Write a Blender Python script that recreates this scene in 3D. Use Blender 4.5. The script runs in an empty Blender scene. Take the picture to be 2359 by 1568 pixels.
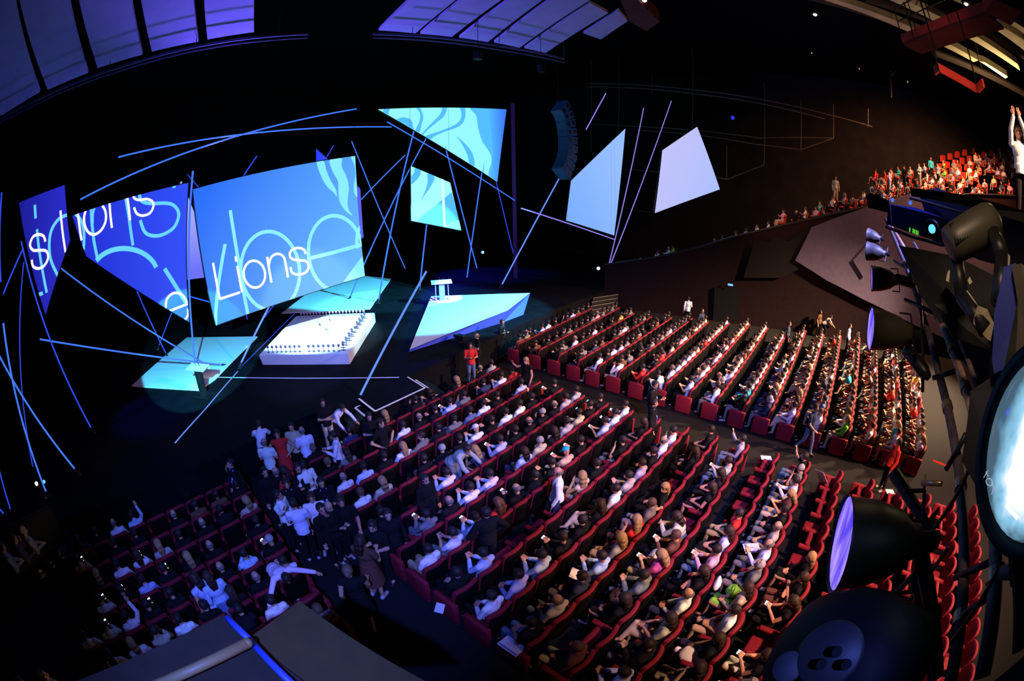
import bpy, bmesh, math, random
from mathutils import Vector, Matrix
random.seed(7)
sc = bpy.context.scene
COL = sc.collection
rad = math.radians

# ------------------------------------------------------------------ camera
# X runs along the seat rows, Y towards the stage, Z up; the camera hangs on the lighting bridge
CW, CH, CF = 2359.0, 1568.0, 1010.0
CAMZ = 7.2
def cam_matrix(pitch, roll, yaw):
    p, r, a = rad(pitch), rad(roll), rad(yaw)
    up = Vector((-math.sin(r)*math.cos(p), math.cos(r)*math.cos(p), math.sin(p)))
    fw = Vector((0, 0, -1))
    y = (fw - up*fw.dot(up)).normalized()
    x = y.cross(up)
    U = x*math.cos(a) + y*math.sin(a)
    V = -x*math.sin(a) + y*math.cos(a)
    return Matrix((U, V, up))
CM = cam_matrix(18, 1, 48)
cd = bpy.data.cameras.new('camera'); cam = bpy.data.objects.new('camera', cd); COL.objects.link(cam)
cd.type = 'PANO'; cd.sensor_width = 36; cd.sensor_fit = 'HORIZONTAL'
cd.clip_start = 0.02; cd.clip_end = 300
cd.panorama_type = 'FISHEYE_EQUISOLID'
cd.fisheye_lens = 36*CF/CW
cd.fisheye_fov = rad(200)
cam.matrix_world = Matrix.Translation((0, 0, CAMZ)) @ CM.to_4x4()
sc.camera = cam
sc.view_settings.view_transform = 'Standard'; sc.view_settings.look = 'None'
sc.view_settings.exposure = 0.0; sc.view_settings.gamma = 1.0; sc.view_settings.use_curve_mapping = False
sc.cycles.use_denoising = True
sc.cycles.max_bounces = 5; sc.cycles.diffuse_bounces = 2; sc.cycles.glossy_bounces = 2
sc.cycles.transmission_bounces = 4; sc.cycles.transparent_max_bounces = 6
sc.cycles.caustics_reflective = False; sc.cycles.caustics_refractive = False
sc.cycles.sample_clamp_indirect = 4.0

def ray(px, py):
    dx, dy = px - CW/2, py - CH/2
    r = math.hypot(dx, dy)
    if r < 1e-6: return CM @ Vector((0, 0, -1))
    t = 2*math.asin(min(.999, r/2/CF))
    return CM @ Vector((math.sin(t)*dx/r, -math.sin(t)*dy/r, -math.cos(t)))
EYE = Vector((0, 0, CAMZ))
def atz(px, py, z=0.0):
    d = ray(px, py); return EYE + d*((z - CAMZ)/d.z)
def aty(px, py, y):
    d = ray(px, py); return EYE + d*(y/d.y)
def atx(px, py, x):
    d = ray(px, py); return EYE + d*(x/d.x)
def atp(px, py, q, n):
    d = ray(px, py); return EYE + d*((q-EYE).dot(n)/d.dot(n))
def atd(px, py, r):
    return EYE + ray(px, py)*r
def project(p):
    d = CM.transposed() @ (Vector(p) - EYE); d.normalize()
    t = math.acos(max(-1, min(1, -d.z))); r = 2*CF*math.sin(t/2); h = math.hypot(d.x, d.y) or 1
    return CW/2 + r*d.x/h, CH/2 - r*d.y/h

# ------------------------------------------------------------------ world and lights
w = bpy.data.worlds.new('hall_dark'); sc.world = w; w.use_nodes = True
w.node_tree.nodes['Background'].inputs[0].default_value = (0.35, 0.3, 0.6, 1)
w.node_tree.nodes['Background'].inputs[1].default_value = 0.0008

def lamp(name, kind, loc, tgt, power, color, size=0.5, spot=60, blend=0.5):
    l = bpy.data.lights.new(name, kind); o = bpy.data.objects.new(name, l); COL.objects.link(o)
    o.location = loc; l.energy = power; l.color = color
    d = Vector(tgt) - Vector(loc)
    o.rotation_euler = d.to_track_quat('-Z', 'Y').to_euler()
    if kind == 'SPOT':
        l.spot_size = rad(spot); l.spot_blend = blend; l.shadow_soft_size = size
    elif kind == 'AREA':
        l.shape = 'DISK'; l.size = size
    else: l.shadow_soft_size = size
    return o
STAGE_Z = 1.15
# cyan profile spots, hung low enough to reach under the screens
CY = (.06, .62, 1)
lamp('stage_spot', 'SPOT', (-1, 7, 6.6), (1.8, 22.5, 1.2), 38000, CY, .08, 25, .1)
lamp('stage_spot', 'SPOT', (18, 6, 9.5), (14.5, 30, 1.2), 110000, CY, .08, 24, .25)
lamp('stage_spot', 'SPOT', (7, 8, 14), (7.9, 20, 1.6), 42000, (.5, .93, 1), .08, 24, .35)
lamp('stage_spot', 'SPOT', (18, 8, 14), (16, 18.5, 1.6), 42000, CY, .08, 40, .25)
lamp('stage_side', 'SPOT', (2, 6, 8), (5.5, 17, 1.4), 7000, (.16, .26, 1), .1, 24, .5)
lamp('stage_blue', 'SPOT', (-4, 24, 10), (-1.5, 17.5, 1.2), 2500, (.01, .02, 1), .1, 22, .6)
lamp('stage_blue', 'SPOT', (24, 32, 10), (26, 27, 1.2), 12000, (.01, .02, 1), .1, 50, .6)
lamp('stage_blue', 'SPOT', (23, 30, 4), (17, 16, 1.2), 2500, (.02, .03, 1), .1, 50, .6)
lamp('stage_blue', 'SPOT', (10, 6, 9), (19, 16.5, 1.3), 1500, (.02, .05, 1), .1, 34, .6)
# follow spot on the right lectern, softer one on the left lectern
lamp('lectern_spot', 'SPOT', (10, 4, 13.5), (16.9, 20.8, 1.5), 40000, (1, .88, .85), .05, 5.5, .3)
lamp('lectern_spot', 'SPOT', (-2, 4, 12.5), (1.5, 17.6, 1.3), 5200, (1, .8, .5), .05, 9, .8)
# warm house light over the back of the hall and the balcony
lamp('house_light', 'SPOT', (27, -15, 13), (23, -2.5, 0), 150000, (1, .64, .38), .5, 64, 1)
lamp('house_light', 'SPOT', (2.5, -8, 13), (11, -1, 0), 19000, (1, .52, .36), .4, 66, 1)
lamp('house_light', 'SPOT', (17, -16, 13), (13, -3, 0), 30000, (1, .55, .36), .4, 80, 1)
lamp('house_light', 'SPOT', (30, -12, 19), (36, -10, 11), 17000, (1, .42, .20), .5, 125, .8)
lamp('house_light', 'SPOT', (12, 6, 13.8), (33, 2, 7), 9000, (1, .5, .32), .4, 30, 1)
lamp('slat_catwalk_light', 'POINT', (15.5, -8, 13.2), (0, 0, 0), 420, (1, .72, .35), .3)
lamp('slat_catwalk_light', 'SPOT', (6, -3, 9), (13, -3, 13.2), 380, (1, .62, .4), .2, 50, .8)  # unseen fill added to bring up the red catwalk edge
lamp('person_fill', 'SPOT', (2.5, -.5, 12.5), (7.6, -4.6, 9.3), 260, (1, .75, .6), .1, 22, .6)  # fill added for the large person at the right edge
# violet uplight on the ceiling panels
lamp('panel_wash', 'SPOT', (4, 22, 9), (8, 11, 14), 14000, (.15, .09, 1), .3, 110, .9)
lamp('panel_wash', 'SPOT', (0, 24, 9), (-3, 16, 14), 1500, (.12, .07, 1), .3, 90, .9)
# blue wash of the bridge lamps over the stalls
lamp('bridge_wash', 'SPOT', (-1.5, -2.0, 10), (2.5, 10, 0), 9500, (.11, .17, 1), .1, 52, .8)
lamp('bridge_wash', 'SPOT', (3.5, -2.5, 10), (12, 8, 0), 8500, (.22, .25, 1), .1, 78, .9)
# warm fill added to bring out the pipes and clamps of the bridge
lamp('bridge_fill', 'SPOT', (.5, -.1, 8.4), (1.9, -1.3, 6.8), 120, (1, .70, .45), .12, 62, .9)

# ------------------------------------------------------------------ materials
MATS = {}
def mat(name, color, rough=.7, metal=0.0, emit=None, strength=1.0, noise=0.0, scale=8.0, spec=.3, trans=0.0, alpha=1.0, bump=0.0):
    if name in MATS: return MATS[name]
    m = bpy.data.materials.new(name); m.use_nodes = True; MATS[name] = m
    nt = m.node_tree; b = nt.nodes['Principled BSDF']
    b.inputs['Base Color'].default_value = (*color, 1); b.inputs['Roughness'].default_value = rough
    b.inputs['Metallic'].default_value = metal; b.inputs['Specular IOR Level'].default_value = spec
    b.inputs['Transmission Weight'].default_value = trans; b.inputs['Alpha'].default_value = alpha
    if emit:
        b.inputs['Emission Color'].default_value = (*emit, 1); b.inputs['Emission Strength'].default_value = strength
    if noise or bump:
        tc = nt.nodes.new('ShaderNodeTexCoord'); n = nt.nodes.new('ShaderNodeTexNoise'); n.inputs['Scale'].default_value = scale
        n.inputs['Detail'].default_value = 3
        nt.links.new(tc.outputs['Object'], n.inputs['Vector'])
        if noise:
            r = nt.nodes.new('ShaderNodeValToRGB'); nt.links.new(n.outputs['Fac'], r.inputs['Fac'])
            r.color_ramp.elements[0].position = .3; r.color_ramp.elements[1].position = .7
            r.color_ramp.elements[0].color = (*[c*(1-noise) for c in color], 1)
            r.color_ramp.elements[1].color = (*[min(1, c*(1+noise)) for c in color], 1)
            nt.links.new(r.outputs['Color'], b.inputs['Base Color'])
        if bump:
            bp = nt.nodes.new('ShaderNodeBump'); bp.inputs['Strength'].default_value = bump; bp.inputs['Distance'].default_value = .01
            nt.links.new(n.outputs['Fac'], bp.inputs['Height']); nt.links.new(bp.outputs['Normal'], b.inputs['Normal'])
    return m
def objcolor_mat(name, rough=.85, noise=.15, scale=40, spec=.15):
    """cloth whose colour is the object's own colour"""
    m = bpy.data.materials.new(name); m.use_nodes = True; MATS[name] = m
    nt = m.node_tree; b = nt.nodes['Principled BSDF']; b.inputs['Roughness'].default_value = rough
    b.inputs['Specular IOR Level'].default_value = spec
    oi = nt.nodes.new('ShaderNodeObjectInfo'); tc = nt.nodes.new('ShaderNodeTexCoord')
    n = nt.nodes.new('ShaderNodeTexNoise'); n.inputs['Scale'].default_value = scale; nt.links.new(tc.outputs['Object'], n.inputs['Vector'])
    mr = nt.nodes.new('ShaderNodeMapRange'); mr.inputs['To Min'].default_value = 1-noise; mr.inputs['To Max'].default_value = 1+noise
    nt.links.new(n.outputs['Fac'], mr.inputs['Value'])
    mx = nt.nodes.new('ShaderNodeVectorMath'); mx.operation = 'SCALE'
    nt.links.new(oi.outputs['Color'], mx.inputs[0]); nt.links.new(mr.outputs['Result'], mx.inputs['Scale'])
    nt.links.new(mx.outputs['Vector'], b.inputs['Base Color'])
    return m
def lin(r, g, b):
    f = lambda c: (c/255/12.92) if c/255 <= .04045 else ((c/255+.055)/1.055)**2.4
    return (f(r), f(g), f(b))
def screen_mat(name, c0, c1, axis=(1, 0, 0), lo=0, hi=1, strength=1.0):
    """lit projection screen: a two-colour picture ground in generated coordinates"""
    m = bpy.data.materials.new(name); m.use_nodes = True; MATS[name] = m
    nt = m.node_tree; b = nt.nodes['Principled BSDF']; b.inputs['Base Color'].default_value = (.02, .02, .02, 1)
    tc = nt.nodes.new('ShaderNodeTexCoord'); d = nt.nodes.new('ShaderNodeVectorMath'); d.operation = 'DOT_PRODUCT'
    d.inputs[1].default_value = axis; nt.links.new(tc.outputs['Generated'], d.inputs[0])
    mr = nt.nodes.new('ShaderNodeMapRange'); mr.inputs['From Min'].default_value = lo; mr.inputs['From Max'].default_value = hi
    nt.links.new(d.outputs['Value'], mr.inputs['Value'])
    r = nt.nodes.new('ShaderNodeValToRGB'); r.color_ramp.elements[0].color = (*c0, 1); r.color_ramp.elements[1].color = (*c1, 1)
    nt.links.new(mr.outputs['Result'], r.inputs['Fac']); nt.links.new(r.outputs['Color'], b.inputs['Emission Color'])
    b.inputs['Emission Strength'].default_value = strength
    return m

BLACK = mat('black_paint', (.006, .006, .007), .55, noise=.3, scale=3)
STAGEBLK = mat('black_stage_floor', (.0035, .0035, .005), .8, noise=.4, scale=1.5, spec=.08)
CARPET = mat('dark_grey_carpet', (.011, .011, .012), .95, noise=.35, scale=60, spec=.1, bump=.3)
DRAPE = mat('black_drape', (.003, .003, .004), .95, spec=.05)
WALLM = mat('dark_plum_wall', (.017, .008, .010), .85, noise=.15, scale=4, spec=.1)
PURPLE = mat('purple_lit_panel', (.12, .10, .17), .9, noise=.08, scale=3, spec=.1)
WHITEP = mat('white_stage_deck', (.8, .8, .8), .6, spec=.1)
METALB = mat('black_metal', (.012, .012, .013), .4, .3, noise=.3, scale=20)
PIPE = mat('worn_brown_pipe', (.30, .19, .14), .6, .2, noise=.5, scale=25)
GLOW = mat('blue_painted_glow', (.02, .03, .1), .5, emit=lin(70, 125, 255), strength=.95)  # blue and violet stage light on the poles is put in as emission
GLOWD = mat('deep_blue_painted_glow', (.02, .03, .1), .5, emit=lin(50, 80, 245), strength=.85)
GLOWC = mat('pale_blue_painted_glow', (.02, .03, .1), .5, emit=lin(105, 150, 255), strength=.95)
GLOWV = mat('violet_painted_glow', (.02, .03, .1), .5, emit=lin(160, 140, 250), strength=.9)
TAPE = mat('white_tape', (.75, .75, .8), .6)

# ------------------------------------------------------------------ mesh helpers
class MB:
    def __init__(s): s.v = []; s.f = []; s.m = []; s.cur = 0
    def add(s, v, f, m=None):
        n = len(s.v); s.v += [tuple(x) for x in v]; s.f += [tuple(i+n for i in q) for q in f]; s.m += [s.cur if m is None else m]*len(f)
        return s
    def box(s, c, d, rot=None, m=None, bev=0):
        x, y, z = d[0]/2, d[1]/2, d[2]/2
        if bev:
            b = min(bev, x*.9, y*.9, z*.9); v = []; 
            for sz in (-1, 1):
                for (ax, ay, az) in ((x-b, y-b, z), (x, y-b, z-b), (x-b, y, z-b)):
                    pass
            bm = bmesh.new(); bmesh.ops.create_cube(bm, size=1)
            for q in bm.verts: q.co = Vector((q.co.x*d[0], q.co.y*d[1], q.co.z*d[2]))
            bmesh.ops.bevel(bm, geom=bm.edges[:], offset=b, segments=2, affect='EDGES', profile=.5)
            bm.verts.index_update(); vs = [q.co.copy() for q in bm.verts]; fs = [[q.index for q in f.verts] for f in bm.faces]; bm.free()
        else:
            vs = [Vector((i*x, j*y, k*z)) for i in (-1, 1) for j in (-1, 1) for k in (-1, 1)]
            fs = [(0, 1, 3, 2), (4, 6, 7, 5), (0, 4, 5, 1), (2, 3, 7, 6), (0, 2, 6, 4), (1, 5, 7, 3)]
        if rot is not None: vs = [rot @ q for q in vs]
        return s.add([q+Vector(c) for q in vs], fs, m)
    def tube(s, a, b, r0, r1=None, n=10, m=None, cap=True):
        a, b = Vector(a), Vector(b); r1 = r0 if r1 is None else r1
        d = (b-a).normalized(); t = d.orthogonal().normalized(); q = d.cross(t)
        v = []
        for p, r in ((a, r0), (b, r1)):
            for i in range(n):
                t_ = 2*math.pi*i/n; v.append(p + (t*math.cos(t_)+q*math.sin(t_))*r)
        f = [(i, (i+1) % n, n+(i+1) % n, n+i) for i in range(n)]
        if cap: f += [tuple(range(n-1, -1, -1)), tuple(range(n, 2*n))]
        return s.add(v, f, m)
    def path(s, pts, r, n=8, m=None):
        for a, b in zip(pts, pts[1:]): s.tube(a, b, r, r, n, m)
        return s
    def lathe(s, a, b, prof, n=24, m=None):
        """rings (t along a->b, radius)"""
        a, b = Vector(a), Vector(b); L = b-a; d = L.normalized(); t = d.orthogonal().normalized(); q = d.cross(t)
        v = []; f = []
        for (u, r) in prof:
            for i in range(n):
                t_ = 2*math.pi*i/n; v.append(a + L*u + (t*math.cos(t_)+q*math.sin(t_))*max(r, 1e-4))
        for k in range(len(prof)-1):
            f += [(k*n+i, k*n+(i+1) % n, (k+1)*n+(i+1) % n, (k+1)*n+i) for i in range(n)]
        f += [tuple(range(n-1, -1, -1)), tuple(range((len(prof)-1)*n, len(prof)*n))]
        return s.add(v, f, m)
    def prism(s, pts, off, m=None):
        """polygon extruded by the vector off"""
        off = Vector(off); n = len(pts); v = [Vector(p) for p in pts] + [Vector(p)+off for p in pts]
        f = [tuple(range(n-1, -1, -1)), tuple(range(n, 2*n))] + [(i, (i+1) % n, n+(i+1) % n, n+i) for i in range(n)]
        return s.add(v, f, m)
    def ball(s, c, r, nu=12, nv=8, m=None, rot=None):
        r = Vector((r, r, r)) if isinstance(r, (int, float)) else Vector(r)
        v = [Vector((0, 0, 1))]; 
        for j in range(1, nv):
            for i in range(nu):
                a, b = math.pi*j/nv, 2*math.pi*i/nu; v.append(Vector((math.sin(a)*math.cos(b), math.sin(a)*math.sin(b), math.cos(a))))
        v.append(Vector((0, 0, -1)))
        v = [Vector((q.x*r.x, q.y*r.y, q.z*r.z)) for q in v]
        if rot is not None: v = [rot @ q for q in v]
        f = [(0, 1+i, 1+(i+1) % nu) for i in range(nu)]
        for j in range(nv-2):
            f += [(1+j*nu+i, 1+(j+1)*nu+i, 1+(j+1)*nu+(i+1) % nu, 1+j*nu+(i+1) % nu) for i in range(nu)]
        k = 1+(nv-2)*nu; f += [(len(v)-1, k+(i+1) % nu, k+i) for i in range(nu)]
        return s.add([q+Vector(c) for q in v], f, m)
    def mesh(s, name, mats, smooth=False):
        me = bpy.data.meshes.new(name); me.from_pydata(s.v, [], s.f)
        for x in (mats if isinstance(mats, (list, tuple)) else [mats]): me.materials.append(x)
        me.polygons.foreach_set('material_index', s.m)
        bm = bmesh.new(); bm.from_mesh(me); bmesh.ops.recalc_face_normals(bm, faces=bm.faces); bm.to_mesh(me); bm.free()
        if smooth: me.shade_smooth()
        me.update(); return me
    def build(s, name, mats, parent=None, smooth=False, local=True):
        o = bpy.data.objects.new(name, s.mesh(name, mats, smooth)); COL.objects.link(o)
        if parent is not None:
            o.parent = parent
            if local is False: o.matrix_parent_inverse = parent.matrix_world.inverted()
        return o
def smooth_by_angle(me, ang=35):
    try:
        me.shade_smooth(); bm = bmesh.new(); bm.from_mesh(me)
        for e in bm.edges:
            if len(e.link_faces) == 2 and e.calc_face_angle(0) > rad(ang): e.smooth = False
        bm.to_mesh(me); bm.free()
    except Exception: pass
def tag(o, label=None, cat=None, group=None, kind=None):
    if label: o['label'] = label
    if cat: o['category'] = cat
    if group: o['group'] = group
    if kind: o['kind'] = kind
    return o
def empty(name, loc=(0, 0, 0), rz=0.0, label=None, cat=None, group=None):
    o = bpy.data.objects.new(name, None); COL.objects.link(o); o.location = loc; o.rotation_euler = (0, 0, rz)
    o.empty_display_size = .1
    return tag(o, label, cat, group)
def center_mb(mb, c):
    c = Vector(c); mb.v = [tuple(Vector(p)-c) for p in mb.v]; return mb
def thing(name, mb, mats, label, cat, group=None, smooth=False, base=None):
    """one-mesh thing with its origin at its base"""
    vs = [Vector(p) for p in mb.v]
    if base is None:
        base = Vector((sum(p.x for p in vs)/len(vs), sum(p.y for p in vs)/len(vs), min(p.z for p in vs)))
    center_mb(mb, base); o = mb.build(name, mats, None, smooth); o.location = base
    return tag(o, label, cat, group)
def part(name, mb, mats, root, smooth=False, label=None):
    """mesh given in world coordinates, child of root (root unrotated)"""
    center_mb(mb, root.location); o = mb.build(name, mats, root, smooth)
    if label: o['label'] = label
    return o
def structure(name, mb, mats, smooth=False):
    o = mb.build(name, mats, None, smooth); o['kind'] = 'structure'; return o

# ------------------------------------------------------------------ stage and hall shell
FARW = lambda v, off=0.0: 26.2 + off + (14.8-v)*.245          # far side wall line
mb = MB(); mb.box((10, -3, -.1), (60, 32, .2)); structure('floor', mb, CARPET)
mb = MB()
se = [atz(p[0], p[1], STAGE_Z) for p in ((400, 1100), (700, 960), (827, 918), (864, 947), (979, 893), (939, 868), (1300, 703))]
pts = [Vector((-30, 11.0, STAGE_Z))] + se + [Vector((28.5, 14.9, STAGE_Z)), Vector((48, 22, STAGE_Z)), Vector((48, 46, STAGE_Z)), Vector((-30, 46, STAGE_Z))]
mb.prism([(p.x, p.y, 0.0) for p in pts], (0, 0, STAGE_Z)); o = structure('floor', mb, STAGEBLK)
mb = MB(); mb.box((10, 46.2, 10), (90, .4, 24)); structure('wall_back', mb, DRAPE)
mb = MB(); mb.box((10, 10, 22.2), (90, 74, .4)); structure('ceiling', mb, DRAPE)
mb = MB(); mb.box((-24, 20, 10), (.4, 52, 24)); structure('wall_left', mb, DRAPE)
mb = MB(); mb.box((8, -26, 10), (70, .4, 24)); structure('wall_rear', mb, DRAPE)
# raked side wall of the stalls with its rising parapet
tops = [(1394, 612), (1500, 597), (1600, 575), (1700, 545), (1850, 510), (2000, 478)]
def wallpt(px, py, off=0.0):
    d = ray(px, py); t = (26.2+off+14.8*.245)/(d.x+.245*d.y); return EYE + d*t
tp = [wallpt(*p) for p in tops] + [Vector((FARW(-12), -12, 11.6)), Vector((FARW(-25), -25, 14.5))]
mb = MB()
n = len(tp); nv = Vector((.97, .24, 0))*.25
v = [Vector((p.x, p.y, 0)) for p in tp] + tp; v += [p+nv for p in v]
f = []
for i in range(n-1):
    f += [(i, i+1, n+i+1, n+i), (2*n+i, 3*n+i, 3*n+i+1, 2*n+i+1), (n+i, n+i+1, 3*n+i+1, 3*n+i)]
f += [(0, n, 3*n, 2*n), (n-1, 3*n-1+0, 4*n-1, 2*n-1)]
mb.add(v, f); structure('wall_right', mb, WALLM)
RAILM = mat('black_handrail', (.02, .018, .02), .4)
mb = MB()
for a, b in zip(tp, tp[1:]): mb.tube(a+Vector((0, 0, .06)), b+Vector((0, 0, .06)), .09, n=8)
structure('trim_1', mb, RAILM)
mb = MB()
for a, b in zip(tp, tp[1:]):
    mb.add([a+nv, b+nv, b+nv+Vector((9, 2.2, .9)), a+nv+Vector((9, 2.2, .9))] + [q-Vector((0, 0, 1.2)) for q in (a+nv, b+nv, b+nv+Vector((9, 2.2, .9)), a+nv+Vector((9, 2.2, .9)))],
           [(4, 5, 6, 7), (4, 7, 3, 0) if False else (4, 5, 6, 7)])
mb.f = mb.f[::2]; mb.m = mb.m[::2]
structure('floor', mb, CARPET)
# outer hall wall behind the side balcony
mb = MB(); mb.box((44, 8, 11), (.4, 60, 22)); structure('wall_outer', mb, mat('near_black_wall', (.006, .0045, .004), .9, noise=.5, scale=.8))
# facing of the balcony corner, the purple light on it put into its colour
face = [(1832, 600), (1870, 524), (1935, 499), (2001, 476), (2120, 440), (2330, 640), (2359, 900), (2200, 790), (2110, 750), (1990, 690), (1905, 646)]
mb = MB(); mb.prism([wallpt(p[0], p[1], -.35) for p in face], (.22, .05, 0)); structure('trim_2', mb, PURPLE)
mb = MB(); mb.prism([wallpt(p[0], p[1], -.5) for p in ((1965, 600), (1990, 640), (2001, 612), (2001, 560))], (.1, .02, 0)); structure('trim_3', mb, PURPLE)
mb = MB(); mb.prism([wallpt(p[0], p[1], -.2) for p in ((1713, 640), (1738, 552), (1774, 559), (1783, 543), (1818, 556), (1834, 541), (1868, 527), (1834, 598), (1855, 612), (1800, 640))], (.1, .02, 0)); structure('trim_4', mb, mat('black_zigzag_panel', (.006, .004, .006), .9))  # flat dark zigzag panel laid on the wall
# door with its lit sign
mb = MB(); mb.prism([wallpt(p[0], p[1], -.12) for p in ((1642, 748), (1697, 742), (1706, 668), (1646, 662))], (.1, .02, 0)); door = structure('door_1', mb, mat('black_door', (.004, .004, .004), .6))
mb = MB(); c = wallpt(1683, 655.5, -.25); mb.box(c, (.08, .42, .18)); sg = thing('exit_sign', mb, mat('black_metal', (.01, .01, .01)), 'small glowing blue sign above the dark side door', 'sign')
mb = MB(); mb.box(c-Vector((.05, 0, 0)), (.01, .36, .13)); part('sign_face', mb, mat('lit_sign', (.1, .2, .3), emit=lin(130, 210, 255), strength=1.0), sg)
# ------------------------------------------------------------------ stairs
def stairs(name, a, b, step, n, wv, h0, label, lip, cat='stairs'):
    """n treads from a towards step, width vector wv"""
    a = Vector(a); r = empty(name, a, 0, label, cat)
    for i in range(n):
        mb = MB(); p = a + Vector(step)*i; q = Vector(wv)
        s2 = Vector(step); base = [p, p+q, p+q+Vector((s2.x, s2.y, 0)), p+Vector((s2.x, s2.y, 0))]
        mb.prism([(k.x, k.y, 0.0) for k in base], (0, 0, max(.03, p.z)), 0); o = part('step', mb, BLACK, r)
        mb = MB(); mb.prism([base[0]+Vector((0, 0, .004)), base[1]+Vector((0, 0, .004)), base[1]+Vector((s2.x, s2.y, 0)).normalized()*.05+Vector((0, 0, .004)), base[0]+Vector((s2.x, s2.y, 0)).normalized()*.05+Vector((0, 0, .004))], (0, 0, .012))
        mb2 = center_mb(mb, r.location + o.location); e = mb2.build('step_edge', lip, o)
    return r
LIPW = mat('warm_lit_edge', (.55, .45, .38), .6)  # warm light on the treads put into the edge colour
stairs('stage_steps', (21.9, 13.6, .2), None, (.42, .17, .17), 6, (2.2, -.7, 0), 0, 'dark steps with warm-lit edges beside the far side wall', LIPW)
# ------------------------------------------------------------------ white tape lines on the stage
def strip(pts, wdt, z):
    mb = MB()
    for a, b in zip(pts, pts[1:]):
        a, b = Vector(a), Vector(b); d = (b-a).normalized(); s_ = Vector((-d.y, d.x, 0))*wdt/2
        mb.prism([a-s_, b-s_, b+s_, a+s_], (0, 0, .008))
    return mb
def floor_line(pxs, z, wdt, label, m=TAPE):
    return thing('floor_tape', strip([atz(x, y, z+.004) for x, y in pxs], wdt, z), m, label, 'tape', None)
floor_line([(497, 868.6), (700, 871), (919.6, 869)], STAGE_Z, .055, 'long pale tape line across the stage below the white platform', mat('tape_blue_lit', (.6, .6, .75), .6, emit=lin(120, 125, 225), strength=.55))  # blue stage light on the tape added as emission
floor_line([(403, 1020.4), (475, 940), (548, 855)], STAGE_Z, .06, 'pale blue line on the stage running down left from the crossing poles', GLOWC)  # this tape and the next borrow the painted glow of the poles
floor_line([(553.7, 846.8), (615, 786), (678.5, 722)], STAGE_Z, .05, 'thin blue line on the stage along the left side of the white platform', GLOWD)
floor_line([(827, 918), (864, 947), (979, 893)], STAGE_Z, .07, 'L-shaped white edging on the small platform at the stage front', mat('glow_edging', (.6, .58, .6), .6, emit=lin(160, 160, 175), strength=.5))  # light on the white edging put in as emission
EDG = MATS['glow_edging']
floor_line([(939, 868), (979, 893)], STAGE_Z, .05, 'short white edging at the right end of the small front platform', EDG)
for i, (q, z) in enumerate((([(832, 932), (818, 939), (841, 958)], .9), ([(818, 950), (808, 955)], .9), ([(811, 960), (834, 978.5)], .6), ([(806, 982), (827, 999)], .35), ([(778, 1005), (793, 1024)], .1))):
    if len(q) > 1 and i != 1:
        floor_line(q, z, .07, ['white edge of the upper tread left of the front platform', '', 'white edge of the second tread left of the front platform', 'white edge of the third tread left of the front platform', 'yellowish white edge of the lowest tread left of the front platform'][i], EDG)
mb = MB()
for z in (.28, .56, .84):
    pass
st = empty('stage_steps', atz(834, 978, 0), 0, 'black front steps with white edges left of the small stage platform', 'stairs')
for k, (q, z) in enumerate(((((818, 939), (841, 958), (811, 985), (790, 962)), .86), (((811, 960), (834, 978.5), (812, 1000), (788, 980)), .57), (((806, 982), (827, 999), (806, 1022), (778, 1000)), .3))):
    mb = MB(); w4 = [atz(x, y, z) for x, y in q]; mb.prism([(p.x, p.y, 0) for p in w4], (0, 0, z-.01)); part('step', mb, BLACK, st)
st = empty('stage_steps', atz(1000, 900, 0), 0, 'black front steps with white edges right of the small stage platform', 'stairs')
for k in range(4):
    z = .9-.24*k; ox, oy = 14.5*k, 9.5*k
    q = [(955+ox, 873+oy), (994+ox, 898+oy), (984+ox, 904+oy)]
    w3 = [atz(x, y, z) for x, y in q]
    d = (w3[2]-w3[1]).normalized(); dd = (w3[1]-w3[0]); n_ = Vector((dd.y, -dd.x, 0)).normalized()
    if n_.x < 0: n_ = -n_
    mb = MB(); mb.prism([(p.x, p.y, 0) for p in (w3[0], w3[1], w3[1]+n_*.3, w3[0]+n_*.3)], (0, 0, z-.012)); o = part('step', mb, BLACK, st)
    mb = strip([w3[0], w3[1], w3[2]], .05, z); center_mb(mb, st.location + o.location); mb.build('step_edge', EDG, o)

# ------------------------------------------------------------------ lit stage decks
def deck(name, top, zt, bot=None, label='', m=None, thick=.1, emitm=None):
    zt = zt if isinstance(zt, (list, tuple)) else [zt]*len(top)
    T = [atz(x, y, z) for (x, y), z in zip(top, zt)]
    B = [atz(x, y, STAGE_Z) for x, y in bot] if bot else [Vector((p.x, p.y, STAGE_Z)) for p in T]
    n = len(T); mb = MB()
    f = [tuple(range(n))] + [tuple(range(2*n-1, n-1, -1))] + [(i, n+i, n+(i+1) % n, (i+1) % n) for i in range(n)]
    mb.add(T+B, f[:2]+f[3:] if False else f)
    mats = [m or WHITEP, mat('blue_spill_side', (.06, .10, .75), .6)]; mb.m = [0 if k == 0 else 1 for k in range(len(mb.f))]  # blue spill on the shaded wedge side is painted as its colour
    return thing(name, mb, mats if bot else mats[:1], label, 'stage deck') if bot else thing(name, (setattr(mb, 'm', [0]*len(mb.f)) or mb), mats[:1], label, 'stage deck')
deck('stage_deck', [(303.6, 887.5), (430.8, 776.8), (592.9, 774.6), (495.5, 871.4), (459.8, 897.3)], STAGE_Z+.06, None, 'cyan lit slanted white deck under the left lectern')
deck('stage_deck', [(649.3, 720.5), (772, 628), (900.9, 641), (852, 710.5)], STAGE_Z+.06, None, 'cyan lit white deck behind the white platform, under the large screen')
CW_ = deck('stage_deck', [(943.8, 804.7), (993.5, 682.2), (1221, 674.6), (1169.5, 714.8)], [STAGE_Z+.15, STAGE_Z+.3, STAGE_Z+.75, STAGE_Z+.62],
     [(941.8, 810.4), (993, 692), (1206, 724.3), (1160, 742)], 'raised wedge-shaped cyan lit deck carrying the right lectern')
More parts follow.
